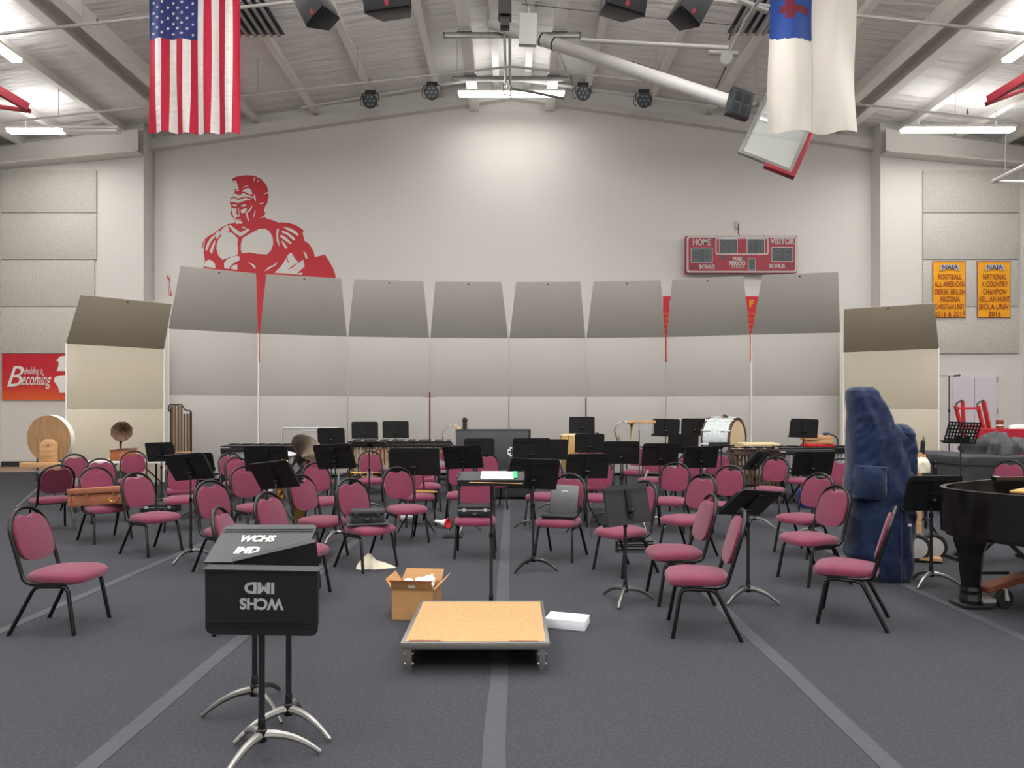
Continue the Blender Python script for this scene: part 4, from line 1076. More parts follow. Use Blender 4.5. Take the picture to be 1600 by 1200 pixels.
# ------------------------------------------------------------------ podium, boxes and things on the floor
def podium():
    y0 = EYE * F / (1053 - 640) - .0; y0 = 4.22; w_ = .912; dep = .93; h = .192
    t = thing('podium', 'low conductor podium with particle board top and metal rim', 'podium', (-.225, y0, 0))
    MB().box2((-w_ / 2 + .02, .02, h - .035), (w_ / 2 - .02, dep - .02, h - .002)).build('top_board', 'particle', t)
    r = MB()
    for a, b in (((-w_ / 2, 0), (w_ / 2, .024)), ((-w_ / 2, dep - .024), (w_ / 2, dep)), ((-w_ / 2, .024), (-w_ / 2 + .024, dep - .024)), ((w_ / 2 - .024, .024), (w_ / 2, dep - .024))):
        r.box2((a[0], a[1], h - .042), (b[0], b[1], h))
    r.build('rim', 'alu', t, bevel=.002)
    for x in (-w_ / 2 + .045, w_ / 2 - .045):
        for y in (.05, dep - .05):
            l = MB().box2((x - .018, y - .018, 0), (x + .018, y + .018, h - .042)).build('leg', 'alu', t, bevel=.002)
            bl = MB()
            for z in (.05, .11): bl.cyl((x - .03, y - .01, z), (x + .03, y - .01, z), .006, seg=8)
            bl.build('bolt', 'galv', l)
    for x in (-w_ / 2 + .024, w_ / 2 - .06):
        MB().box2((x - .012, .1, .02), (x + .006, dep - .1, h - .045)).build('folding_brace', 'wood' if x < 0 else 'alu', t)
    MB().box2((-w_ / 2 + .045, .026, h - .001), (-w_ / 2 + .24, .048, h + .001)).box2((w_ / 2 - .25, .026, h - .001), (w_ / 2 - .07, .042, h + .001)).build('worn_edge', 'leatherdk', t)
podium()
def carton():
    q = G(648, 973); t = thing('cardboard_box', 'open cardboard box with splayed flaps holding crumpled paper, left of the podium', 'box', (q.x - .01, q.y + .2, 0), dk(-6))
    w_, dp, h = .165, .15, .235
    b = MB()
    b.box2((-w_, -dp, 0), (w_, dp, .006)); b.box2((-w_, -dp, 0), (w_, -dp + .006, h)); b.box2((-w_, dp - .006, 0), (w_, dp, h)); b.box2((-w_, -dp, 0), (-w_ + .006, dp, h)); b.box2((w_ - .006, -dp, 0), (w_, dp, h))
    b.build('body', 'cardboard', t)
    for a, u, o, ln in (((-w_, -dp, h), (2 * w_, 0, 0), (0, -.045, .075), 0), ((-w_, dp, h), (2 * w_, 0, 0), (.02, .05, .085), 0), ((-w_, -dp, h), (0, 2 * dp, 0), (-.05, 0, .075), 0), ((w_, -dp, h), (0, 2 * dp, 0), (.07, .01, .07), 0)):
        a = Vector(a); u = Vector(u); o = Vector(o)
        n = u.cross(o).normalized() * .004
        vs = [a, a + u, a + u * .97 + o, a + u * .03 + o]; vs += [v + n for v in vs]
        MB().add(vs, [(0, 1, 2, 3), (7, 6, 5, 4), (0, 4, 5, 1), (1, 5, 6, 2), (2, 6, 7, 3), (3, 7, 4, 0)]).build('flap', 'cardboard', t)
    MB().box((0, -dp - .048, h + .075), (2 * w_ + .0, .006, .014)).build('dark_tape_edge', 'leatherdk', t)
    MB().box((0, 0, 0), (.055, .002, .03), Matrix.Rotation(dk(30), 3, 'X')).build('shipping_label', 'label', t, loc=(.0, -dp - .022, h + .03))
    b = MB(); rn = random.Random(3)
    for k in range(16):
        c = Vector((rn.uniform(-.11, .11), rn.uniform(-.09, .09), .19 + rn.uniform(0, .07))); r = rn.uniform(.03, .05)
        n0 = len(b.v); b.sphere(c, r, 10)
        for i in range(n0, len(b.v)):
            v = Vector(b.v[i]); b.v[i] = tuple(c + (v - c) * (1 + .7 * noise.noise(v * 40)))
    o = b.build('packing_paper', 'paper'); o.location = t.location; o.rotation_euler = t.rotation_euler
    tag(o, 'crumpled white packing paper stuffed in the open cardboard box', 'packing paper', kind='stuff')
carton()
q = G(888, 984); t = thing('carton', 'flat closed white carton on the carpet right of the podium', 'box', (q.x + .0, q.y + .09, 0), dk(-17))
MB().box((0, 0, .034), (.3, .19, .066)).build('body', 'boxwhite', t, bevel=.003)
MB().box((0, 0, .068), (.302, .192, .004)).build('lid', 'boxwhite', t)
b = MB(); 
for k in range(3): b.box((.09, -.02 + .022 * k, .0705), (.06 - .012 * k, .005, .0006))
b.build('printed_lines', 'grey', t)
def rag():
    q = G(582, 892); t = MB(); rg = []
    n = 40
    out = [(-.19, -.02), (-.16, .06), (-.1, .12), (0, .13), (.1, .08), (.2, .02), (.22, 0), (.1, -.05), (.0, -.09), (-.05, -.06), (-.12, -.1), (-.17, -.07)]
    m = 7; vs = []; fs = []
    for j in range(m + 1):
        s = 1 - j / m
        for i, (x, y) in enumerate(out):
            z = .012 + .13 * (1 - s ** 1.5) * (1 - .5 * (x > .05)) + .02 * abs(noise.noise(Vector((x * 20, y * 20, j)))) if j else .004
            vs.append((x * s - .06 * (1 - s), y * s + .02 * (1 - s), z))
    k = len(out)
    for j in range(m):
        for i in range(k): fs.append((j * k + i, j * k + (i + 1) % k, (j + 1) * k + (i + 1) % k, (j + 1) * k + i))
    fs.append(tuple(range(k))[::-1])
    t.add(vs, fs); o = t.build('cloth_bundle', 'cream', smooth=True, loc=(q.x, q.y + .12, 0))
    tag(o, 'crumpled cream cloth bundle on the carpet under the soft case chair', 'cloth')
M['cream'] = mat('cream_cloth', srgb(226, 218, 196), .85, bump=.8, bscale=18)
rag()
def cone(px, py, rz, label):
    q = G(px, py); t = thing('traffic_cone', label, 'cone', (q.x, q.y + .06, .075), rz, 'red and white cones lying on the carpet')
    MB().lathe([(.012, -.12), (.02, -.11), (.028, -.02), (.065, .09), (.07, .1), (.055, .09), (.0, .03)], (0, 0, 0), (1, -.25, -.08), 18).build('shell', 'paper', t, smooth=True)
    MB().lathe([(.071, .082), (.074, .104), (.066, .106), (.0, .07)], (0, 0, 0), (1, -.25, -.08), 18).build('rim', 'redmetal', t, smooth=True)
cone(690, 826, dk(-15), 'white cone with a red mouth beside the chair holding the latched case')
cone(636, 817, dk(160), 'white cone with red end under the empty chair left of the other cone')
o = MB().box((0, 0, 0), (.24, .2, .025)).build('foot_board', 'plastic', bevel=.006); q = G(707, 841); o.location = (q.x, q.y + .09, .0135)
tag(o, 'small black square board on the carpet beside the cones', 'board')
lf = [(700, 822)]
# dark bag lumps
def lump(name, label, cat, px, py, w_, dp, h, m, d=None, z=0, seed=1, n=18, amp=.25, rz=0, sub=None):
    q = G(px, py) if d is None else Vector(((px - 800) * d / F, d, 0))
    b = MB(); rg = []
    for j in range(10):
        th = PI / 2 * j / 9; s, zz = math.cos(th) ** .5, math.sin(th) ** .9
        if j == 9: s = .12
        row = []
        for i in range(n):
            a = 2 * PI * i / n; k = 1 + amp * noise.noise(Vector((math.cos(a) * 1.7 + seed, math.sin(a) * 1.7, zz * 2)))
            row.append(Vector((w_ / 2 * s * k * math.copysign(abs(math.cos(a)) ** .7, math.cos(a)), dp / 2 * s * k * math.copysign(abs(math.sin(a)) ** .7, math.sin(a)), .002 + h * zz * (1 + amp * .6 * noise.noise(Vector((math.cos(a) * 2 * s, math.sin(a) * 2 * s, seed)))))))
        rg.append(row)
    b.rings(rg); o = b.build(name, m, smooth=True, loc=(q.x, q.y + dp / 2 * (d is None), z), rot=(0, 0, rz))
    return tag(o, label, cat)
lump('duffel_bag', 'limp black bag on the carpet behind the worn upright stand', 'bag', 941, 824, .34, .3, .16, 'casecloth', seed=4)
lump('duffel_bag', 'dark bag on the carpet under the middle right chairs', 'bag', 1085, 812, .3, .25, .1, 'casecloth', seed=9)

def hard_case(name, label, cat, loc, size, rz, m, latch='chrome', soft=0, rx=0, handle=True, ry=0):
    w_, dp, h = size; t = thing(name, label, cat, loc, rz); t.rotation_euler = (rx, ry, rz)
    MB().box((0, 0, h * .3), (w_, dp, h * .6)).build('lower_shell', m, t, bevel=.008 + soft)
    MB().box((0, 0, h * .81), (w_ * 1.005, dp * 1.01, h * .36)).build('lid', m, t, bevel=.008 + soft)
    MB().box((0, -dp / 2 - .002, h * .62), (w_ * .99, .006, h * .05)).build('valance', latch, t)
    for s in (-1, 1): MB().box((s * w_ * .32, -dp / 2 - .006, h * .62), (w_ * .1, .012, h * .3)).build('latch', latch, t, bevel=.003)
    if handle: MB().tube(arc((0, -dp / 2 - .02, h * .5), w_ * .1, PI, 2 * PI, 8, 'xz', 1, .8), .008, 6).build('handle', 'black' if m != 'leather' else 'brass', t, smooth=True)
    return t
hc_ = thing('instrument_case', 'long brown instrument case with ajar lid resting across a chair at left', 'instrument case', (-4.97, on_chair(2).y - .05, .456)); hc_.rotation_euler = (0, dk(-4), dk(-7))
b = MB(); pl = [(-.46, -.10), (.4, -.12), (.4, .12), (-.46, .14), (-.5, .1), (-.5, -.06)]
b.prism(pl, lambda u, v, s: Vector((u, v, s)), 0, .125); b.build('lower_shell', 'leather', hc_, bevel=.006)
b = MB(); b.prism(pl, lambda u, v, s: Vector((u, v - .006, s + .03 * (.14 - v))), .137, .205); b.build('lid', 'leather', hc_, bevel=.012)
MB().box((-.41, -.105, .06), (.012, .008, .12)).box((0, -.118, .128), (.7, .006, .01)).build('dark_trim', 'leatherdk', hc_)
MB().tube(arc((.18, -.135, .085), .06, PI, 2 * PI, 8, 'xz', 1, .9), .009, 6).build('handle', 'brass', hc_, smooth=True)
for x in (-.18, .18): MB().box((x, -.128, .128), (.04, .008, .04)).build('latch', 'brassdk', hc_)
hard_case('instrument_case', 'silver and black instrument case on the carpet left of the wide stand', 'instrument case', (G(244, 801).x, G(244, 801).y + .15, .002), (.54, .24, .12), dk(4), 'plastic', 'silver')
hard_case('instrument_case', 'black latched case lying on the chair behind the conductor desk', 'instrument case', on_chair(28, .0, -.03), (.36, .25, .12), dk(0), 'plastic', 'silver')
t = hard_case('instrument_case', 'black soft instrument case lying on the chair above the white cloth', 'instrument case', on_chair(13, .0, .0, .462), (.34, .2, .135), dk(10), 'casecloth', 'plastic', soft=.012)
MB().box((0, -.02, -.004), (.42, .3, .012), dk(3)).build('open_flap', 'casecloth', t, bevel=.004)
hard_case('instrument_case', 'small black case standing on the chair right of the lettered desks', 'instrument case', on_chair(11, .0, .0), (.16, .14, .14), dk(20), 'plastic', 'silver', soft=.01)
# folder propped open on a chair
fo = thing('folder', 'shiny black folder propped open on a chair right of the aisle', 'folder', on_chair(29, .0, .03), dk(-14))
MB().box((-.0, -.1, .018), (.38, .2, .034)).build('lower_cover', 'plastic', fo, bevel=.012)
M['sheenblack'] = mat('glossy_black_vinyl', srgb(72, 74, 76), .3, bump=.25, bscale=60, spec=.8)
fb = MB().box((0, 0, .16), (.31, .028, .32)).build('upper_cover', 'sheenblack', fo, bevel=.008, loc=(.015, .03, .02), rot=(dk(-14), dk(3), 0))
MB().box((0, -.016, .25), (.07, .002, .012)).build('silver_badge', 'silver', fb)
# folded keyboard stand on the floor
ks = thing('folded_stand', 'folded black stand bars lying on the carpet behind the worn upright desk', 'stand', (G(990, 866).x, G(990, 866).y + .1, .02), dk(2))
for k in range(4): MB().box((.0 + .02 * k, .03 * (k % 2), .012 + .028 * k), (.38 + .02 * (k % 3), .02, .018)).build('bar', 'black', ks)
for s in (-1, 1): MB().box((s * .17, .015, .05), (.02, .07, .12)).build('end_bracket', 'black', ks)

# ------------------------------------------------------------------ brass and woodwind
def sax():
    t = thing('saxophone', 'large gold saxophone standing behind the chairs under the tilted desk', 'saxophone', (P(450, 800, 7.95).x, 7.95, 0), dk(20))
    MB().tube([(-.1, 0, .95), (-.1, 0, .2), (-.07, 0, .11), (0, 0, .08), (.07, 0, .12), (.1, 0, .22)], [.02, .05, .055, .058, .06, .062], 12).build('body_tube', 'brass', t, smooth=True)
    MB().lathe([(.062, 0), (.07, .2), (.09, .34), (.13, .42), (.135, .425), (.12, .41), (.06, .2)], (.1, 0, .22), (.08, 0, 1), 20).build('bell', 'brass', t, smooth=True)
    k = MB(); rn = random.Random(5)
    ky = MB()
    for i in range(14):
        z = .22 + i * .05; a = rn.uniform(-2.2, -.6); ky = MB().cyl((-.1 + .045 * math.cos(a), .045 * math.sin(a), z), (-.1 + .075 * math.cos(a), .075 * math.sin(a), z), .024, seg=10)
        ky.build('key', 'brass', t)
    for x, y in ((-.16, -.03), (-.05, -.07)): MB().cyl((x, y, .2), (x, y, .9), .006, seg=6).build('rod', 'brassdk', t)
    MB().tube([(-.1, 0, .95), (-.1, 0, 1.0), (-.06, 0, 1.03), (.0, 0, 1.02)], .014, 8).build('neck', 'brass', t, smooth=True)
    for k in range(3):
        a = k * 2.1; MB().cyl((0, 0, .07), (math.cos(a) * .18, math.sin(a) * .18, .01), .01, seg=6).build('stand_leg', 'black', t)
sax()
def trumpet(loc, rz, label, rx=0):
    t = thing('trumpet', label, 'trumpet', loc, rz); t.rotation_euler = (rx, 0, rz)
    MB().lathe([(.006, 0), (.007, .18), (.012, .26), (.03, .32), (.06, .345)], (.0, 0, .03), (1, 0, 0), 16).build('bell', 'brass', t, smooth=True)
    MB().tube([(-.16, 0, .03), (.08, 0, .03)], .006, 8).tube([(.1, 0, -.03)] + arc((.14, 0, 0), .03, -PI / 2, PI / 2, 8) + [(.1, 0, .03)], .006, 8).tube([(-.1, 0, -.03), (.14, 0, -.03)], .006, 8).build('tubing', 'brass', t, smooth=True)
    for k in range(3): MB().cyl((-.02 + k * .035, 0, -.05), (-.02 + k * .035, 0, .06), .011, seg=10).build('valve', 'silver', t)
trumpet(on_chair(19, .0, 0, .505), dk(-170), 'brass trumpet lying on a chair beneath the tall marimba stands')
def slide(loc, rz, L, label, cat='trombone'):
    t = thing('trombone', label, cat, loc, rz)
    MB().tube([(-L / 2, -.04, 0), (L / 2 - .04, -.04, 0)] + arc((L / 2 - .04, 0, 0), .04, -PI / 2, PI / 2, 8, 'xy') + [(-L / 2, .04, 0)], .009, 8).build('slide', 'brass', t, smooth=True)
    for x in (-L / 2, -L / 2 + .12): MB().cyl((x, -.04, 0), (x, .04, 0), .007, seg=6).build('brace', 'brassdk', t)
    MB().lathe([(.01, 0), (.012, .15), (.03, .26), (.08, .32)], (-L / 2, .04, 0), (-1, 0, 0), 16).build('bell', 'brass', t, smooth=True)
slide(on_chair(23, .05, 0, .47), dk(-24), .55, 'brass trombone laid across a chair behind the wide two-armed desk')
M['bronze'] = mat('dark_bronze', srgb(84, 74, 64), .4, metal=.8, var=.2, vscale=9)
def tuba(px, py, d, k, m, label, tilt, rz, lift=0):
    c = P(px, py, d); t = thing('tuba', label, 'tuba', c, rz); t.rotation_euler = (0, tilt, rz)
    s = k
    MB().lathe([(.05 * s, -.55 * s), (.06 * s, -.3 * s), (.12 * s, -.1 * s), (.21 * s, .03 * s), (.28 * s, .1 * s), (.3 * s, .115 * s), (.27 * s, .1 * s), (.17 * s, .01 * s), (.0, -.15 * s)], (0, 0, 0), (0, 0, 1), 26).build('bell', m, t, smooth=True)
    MB().tube([(0, 0, -.5 * s)] + arc((.13 * s, 0, -.55 * s), .13 * s, PI, 2 * PI, 10) + [(.26 * s, 0, -.25 * s)] + arc((.16 * s, 0, -.15 * s), .1 * s, 0, PI, 8) + [(.06 * s, -.06 * s, -.4 * s)], [.05 * s] * 12 + [.035 * s] * 11, 12).build('body_tube', m, t, smooth=True)
    for i in range(4): MB().cyl((.08 * s + i * .035 * s, -.09 * s, -.45 * s), (.08 * s + i * .035 * s, -.09 * s, -.2 * s), .014 * s, seg=10).build('valve', 'silver', t)
    z0 = c.z - .62 * s
    for i in range(3):
        a = i * 2.1 + .4; v = Vector((math.cos(a) * .2, math.sin(a) * .2, -c.z + .01))
        v = Matrix.Rotation(-tilt, 3, 'Y') @ (v if rz == 0 else Matrix.Rotation(-rz, 3, 'Z') @ v)
        MB().cyl((.1 * s, 0, -.65 * s), v, .012, seg=6).build('stand_leg', 'black', t)
tuba(476, 706, 11.3, .95, 'bronze', 'big dark bronze tuba with its bell tipped up beside the double-backed desk', dk(48), dk(-35))
tuba(437, 716, 9.6, .72, 'silver', 'silver horn whose curved tube rises behind the tilted desk', dk(-10), dk(160))
def curls(px, py, d, label):
    c = P(px, py, d); t = thing('horn', label, 'horn', (c.x, d, 0)); z = c.z
    MB().tube([(.12, 0, z + .18)] + arc((.02, 0, z + .05), .17, .9, PI, 8, 'xz', 1, 1) + [(-.1, 0, z - .1), (-.06, 0, z - .2)], .012, 8).build('outer_tube', 'chrome', t, smooth=True)
    MB().tube([(-.08, .0, z - .02), (-.03, 0, z - .2), (.06, .0, z - .16), (.13, 0, z - .1), (.16, 0, z + .08)], .013, 8).build('inner_tube', 'brass', t, smooth=True)
    MB().lathe([(.01, 0), (.02, .08), (.06, .14)], (.16, 0, z + .06), (0, 0, 1), 14).build('bell', 'brass', t, smooth=True)
    MB().cyl((0, 0, .02), (0, 0, z - .15), .012, seg=8).build('stand_pole', 'black', t)
    for k in range(3): a = k * 2.1; MB().cyl((0, 0, .2), (math.cos(a) * .2, math.sin(a) * .2, .01), .01, seg=6).build('stand_leg', 'black', t)
curls(973, 678, 12.6, 'curled brass and chrome horn tubing standing left of the wooden chime bar')
# folded silver stand leaning between the right rows
fs_ = thing('folded_stand', 'silver folded stand leaning between the double-backed desk and aisle chairs', 'stand', (P(1000, 740, 9.0).x, 9.0, 0), 0)
MB().bar((-.18, 0, .12), (.11, .03, .83), .05, .02).build('folded_desk', 'alu', fs_, bevel=.004)
for a in ((-.2, .1), (.1, .16), (.06, -.2)): MB().cyl((-.04, 0, .42), (a[0], a[1], .01), .009, seg=6).build('leg', 'chrome', fs_)
MB().cyl((-.1, 0, .25), (.04, -.02, .55), .012, seg=8).build('pole', 'chrome', fs_)

# ------------------------------------------------------------------ percussion
M['rosebar'] = mat('black_bars', srgb(30, 28, 28), .75, spec=.2)
def keyboard(px0, px1, py, d, label, name='marimba', bars='rosebar', res='wood', frame='black', nat=22, lowleft=False, reslen=(.12, .5), rz=0):
    x0, x1 = (px0 - 800) * d / F, (px1 - 800) * d / F; L = x1 - x0; z = EYE - (py - HY) * d / F
    t = thing(name, label, name, ((x0 + x1) / 2, d, 0), rz)
    for s in (-1, 1):
        MB().box((0, s * .2, z - .06), (L, .03, .07)).build('rail', frame, t, bevel=.004)
        MB().box((s * (L / 2 - .03), 0, z / 2 + .02), (.05, .4, z - .16)).build('end_frame', frame, t, bevel=.006)
        for k in (-1, 1): MB().cyl((s * (L / 2 - .03) - .02, k * .19, .05), (s * (L / 2 - .03) + .02, k * .19, .05), .05, seg=14).build('wheel', 'rubber', t)
    MB().box((0, 0, .3), (L - .1, .04, .05)).build('stretcher', frame, t)
    st = L / nat
    for i in range(nat):
        f = i / (nat - 1); f = f if lowleft else 1 - f
        ln = .22 + .14 * f
        MB().box((-L / 2 + st * (i + .5), -.11, z), (st * .86, ln, .018)).build('bar', bars, t)
        if i % 7 not in (2, 6) and i < nat - 1: MB().box((-L / 2 + st * (i + 1), .13, z + .025), (st * .8, ln * .9, .018)).build('bar', bars, t)
        rl_ = reslen[0] + (reslen[1] - reslen[0]) * f
        MB().cyl((-L / 2 + st * (i + .5), -.13, z - .05), (-L / 2 + st * (i + .5), -.13, z - .05 - rl_), st * .36, seg=12).build('resonator', res, t, smooth=True)
    return t
M['resbrown'] = mat('bronze_resonator', srgb(176, 148, 112), .4, metal=.2)
M['resdark'] = mat('dark_resonator', srgb(96, 76, 52), .4, metal=.4)
keyboard(548, 706, 690, 13.1, 'marimba with black bars and pale bronze resonators left of the black cabinet', res='resbrown', reslen=(.12, .6), nat=26, lowleft=False)
keyboard(352, 470, 697, 12.3, 'vibraphone with black frame in front of the second shell panel from the left', 'vibraphone', bars='rosebar', res='silver', nat=20, reslen=(.12, .4), lowleft=True)
keyboard(1141, 1212, 702, 12.0, 'rosewood marimba with dark hanging resonators right of the bass drum', bars='wooddk', res='resdark', frame='wooddk', nat=13, reslen=(.42, .7), lowleft=True)
keyboard(1215, 1336, 700, 12.9, 'vibraphone with silver resonators left of the blue harp cover', 'vibraphone', bars='rosebar', res='silver', nat=21, reslen=(.25, .42), lowleft=True)
o = MB().box((0, 0, 0), (.62, .36, .05)).build('practice_pad', 'tan', bevel=.015); o.location = P(1185, 698, 11.95) + Vector((0, 0, .045)); tag(o, 'tan padded board lying on top of the rosewood marimba', 'pad')
kb = thing('synthesizer', 'black keyboard instrument on the right vibraphone side, long and low', 'keyboard', P(1253, 706, 12.15))
MB().box((0, 0, 0), (1.05, .28, .09)).build('case', 'plastic', kb, bevel=.01)
MB().box((-.4, -.143, .01), (.12, .004, .02)).build('badge', 'silver', kb)
for s in (-1, 1): MB().bar((s * .4, .1, -.05), (-s * .3, -.1, -P(1253, 706, 12.15).z + .01), .03).build('stand_leg', 'black', kb)
MB().cyl((-.5, 0, .0), (-.5, 0, .12), .025, seg=10).build('end_post', 'black', kb)
# stack of wooden boxes
for k, (w_, h_, m, lab) in enumerate(((.5, .05, 'redmetal', 'flat red tray at the bottom of the wooden box stack'), (.46, .07, 'wood', 'wooden box, lower of the two stacked by the microphone'), (.48, .075, 'wood', 'wooden box, topmost of the stack beside the microphone'))):
    o = MB().box((0, 0, 0), (w_, .3, h_)).build('tray' if k == 0 else 'wooden_box', m, bevel=.004); z = .923 + (0, .062, .137)[k]
    o.location = (P(1277 - (2 if k == 2 else 0), 0, 12.85).x, 12.85, z + .035); o.rotation_euler = (0, 0, dk((3, -8, 6)[k])); tag(o, lab, 'tray' if k == 0 else 'box', None if k == 0 else 'stacked wooden boxes')
mi = thing('microphone', 'black microphone on a short bent arm right of the wooden boxes', 'microphone', (P(1309, 700, 13.6).x, 13.6, 0))
z = P(0, 690, 13.6).z
MB().cyl((0, 0, .01), (0, 0, z), .01, seg=8).build('pole', 'black', mi); MB().cyl((0, 0, 0), (0, 0, .03), .13, seg=20).build('base', 'black', mi)
MB().tube([(0, 0, z), (-.01, 0, z + .06), (-.06, 0, z + .11), (-.16, 0, z + .15)], .012, 8).build('gooseneck', 'black', mi, smooth=True)
MB().tube([(-.15, 0, z + .15), (-.2, 0, z + .16), (-.27, 0, z + .15), (-.29, 0, z + .14)], [.014, .03, .035, .02], 10).build('head', 'display', mi, smooth=True)
# bass drum
def bass_drum():
    d = 12.9; c = P(1131, 692, d); t = thing('bass_drum', 'white pearl bass drum with tan head on a stand', 'drum', (c.x, d, 0), dk(50))
    r = .40; z = 1.06
    MB().lathe([(r - .02, -.24), (r, -.24), (r, .24), (r - .02, .24)], (0, 0, z), (0, -1, 0), 40).build('shell', 'pearl', t, smooth=True)
    for s in (-1, 1):
        MB().lathe([(r - .04, .24 * s), (r + .012, .24 * s), (r + .012, .27 * s), (r - .04, .27 * s)], (0, 0, z), (0, -1, 0), 40).build('hoop', 'wooddk', t, smooth=True)
        MB().lathe([(0, .262 * s), (r - .02, .262 * s), (r - .02, .25 * s), (0, .25 * s)], (0, 0, z), (0, -1, 0), 40).build('head', 'tan', t)
        for k in range(10):
            a = 2 * PI * k / 10 + .2; x, zz = math.cos(a) * (r + .012), z + math.sin(a) * (r + .012)
            MB().cyl((x, s * .12, zz), (x, s * .28, zz), .009, seg=6).cyl((x, s * .1, zz), (x, s * .14, zz), .016, seg=6).build('lug', 'chrome', t)
    for x in (-.3, .3):
        MB().bar((x, -.2, .02), (x * .8, .2, z - .36), .035).bar((x, .2, .02), (x * .8, -.2, z - .36), .035).build('stand_leg', 'black', t)
    MB().box((0, .0, .04), (.7, .04, .04)).build('stand_crossbar', 'black', t)
    MB().tube([(-.1, -.1, z + r + .02), (0, 0, z + r + .05), (.12, .05, z + r + .02)], .02, 6).build('beater', 'black', t)
bass_drum()
# conga and small drums
cg = thing('conga', 'tall tan drum with metal lugs standing behind the middle black desks', 'drum', (P(890, 690, 13.2).x, 13.2, 0))
z = P(0, 678, 13.2).z
MB().lathe([(.1, .45), (.15, .6), (.19, .85), (.185, 1.0), (.165, z - .02)], (0, 0, 0), (0, 0, 1), 24).build('shell', 'gourd', cg, smooth=True)
MB().lathe([(0, z), (.165, z), (.175, z - .03), (.165, z - .04)], (0, 0, 0), (0, 0, 1), 24).build('head', 'tan', cg, smooth=True)
for k in range(6): a = k * PI / 3 + .3; MB().cyl((math.cos(a) * .18, math.sin(a) * .18, z - .22), (math.cos(a) * .175, math.sin(a) * .175, z - .02), .009, seg=6).build('lug', 'chrome', cg)
for k in range(3): a = k * 2.1 + .5; MB().cyl((math.cos(a) * .12, math.sin(a) * .12, .7), (math.cos(a) * .34, math.sin(a) * .34, .01), .014, seg=8).build('stand_leg', 'chrome', cg)
tr = thing('percussion_tray', 'narrow wooden percussion tray with small blocks beside the conga', 'tray', (P(912, 679, 14.1).x, 14.1, 0)); z = P(0, 679, 14.1).z
MB().box((0, 0, z), (.6, .3, .03)).build('tray', 'wood', tr, bevel=.004); MB().cyl((0, 0, .02), (0, 0, z), .015, seg=8).build('pole', 'black', tr); MB().cyl((0, 0, 0), (0, 0, .03), .2, seg=18).build('base', 'black', tr)
for k in range(3): MB().box((.1 + .08 * k, -.1, z + .03), (.06, .08, .03)).build('wood_block', 'wooddk', tr)
# bar chimes
wc = thing('bar_chimes', 'wooden bar of hanging chimes on a thin stand, right of the brass tubing', 'chimes', (P(1001, 659, 12.9).x, 12.9, 0)); z = P(0, 659, 12.9).z
MB().box((0, 0, z), (.56, .04, .05)).build('bar', 'wood', wc, bevel=.004); MB().cyl((-.02, .03, .02), (-.02, .03, z), .011, seg=8).build('pole', 'chrome', wc)
for k in range(26): MB().cyl((-.26 + .02 * k, -.01, z - .03), (-.26 + .02 * k, -.01, z - .1 - .005 * k), .006, seg=6).build('chime', 'silver', wc)
for k in range(3): a = k * 2.1; MB().cyl((-.02, .03, .3), (-.02 + math.cos(a) * .3, .03 + math.sin(a) * .3, .01), .01, seg=6).build('leg', 'chrome', wc)
# sleigh bell hoop and gourd on the cabinet's left
hp = thing('bell_hoop', 'thin chrome hoop with tiny bells and a yellow gourd left of the black cabinet', 'bell hoop', (P(708, 681, 12.9).x, 12.9, 0)); z = P(0, 681, 12.9).z
MB().tube(arc((0, 0, z), .2, PI * .35, PI * 1.35, 16), .007, 6).build('hoop', 'chrome', hp, smooth=True)
for k in range(5): a = PI * (.4 + .2 * k); MB().sphere((.2 * math.cos(a), 0, z + .2 * math.sin(a)), .015, 8).build('bell', 'brass', hp)
MB().sphere((.1, 0, z + .1), .06, 12, (1, 1, 1.3)).build('gourd', 'gourd', hp, smooth=True); MB().cyl((.1, 0, .02), (.1, 0, z + .05), .01, seg=8).build('pole', 'black', hp); MB().cyl((.1, 0, 0), (.1, 0, .025), .15, seg=16).build('base', 'black', hp)
# black cabinet
cbx = thing('cabinet', 'tall dark grey cabinet box in the middle of the back row', 'cabinet', ((770.5 - 800) * 12.4 / F, 12.6, 0)); z = P(0, 671, 12.4).z
M['cabgrey'] = mat('dark_grey_laminate', srgb(52, 52, 56), .5)
MB().box2((-.67, -.2, .05), (.67, .2, z - .02)).build('body', 'cabgrey', cbx, bevel=.005); MB().box2((-.675, -.205, z - .02), (.675, .205, z)).build('top', 'cabgrey', cbx, bevel=.003)
MB().box2((.64, -.21, .05), (.675, -.2, z)).build('edge_trim', 'black', cbx)
for s in (-1, 1): MB().box((s * .6, 0, .025), (.06, .3, .05)).build('foot', 'rubber', cbx)
b = MB()
for k in range(7): a = k * .9; b.cyl((.33 + .05 * math.cos(a), -.205, z - .4 + .06 * math.sin(a)), (.33 + .05 * math.cos(a), -.203, z - .4 + .06 * math.sin(a)), .03, seg=10)
stk = b.build('sticker', 'label', cbx)
b = MB()
for k in range(4): a = k * 1.6; b.cyl((.33 + .035 * math.cos(a), -.208, z - .4 + .045 * math.sin(a)), (.33 + .035 * math.cos(a), -.205, z - .4 + .045 * math.sin(a)), .018, seg=8)
b.build('dark_figure', 'black', stk)
b = thing('thermos', 'slim black cylinder standing on top of the dark cabinet', 'canister', (P(726, 671, 12.5).x, 12.55, z))
MB().lathe([(0, 0), (.04, 0), (.04, .14), (.055, .15), (.055, .17), (.035, .18), (.035, .21), (0, .21)], seg=16).build('body', 'black', b, smooth=True)
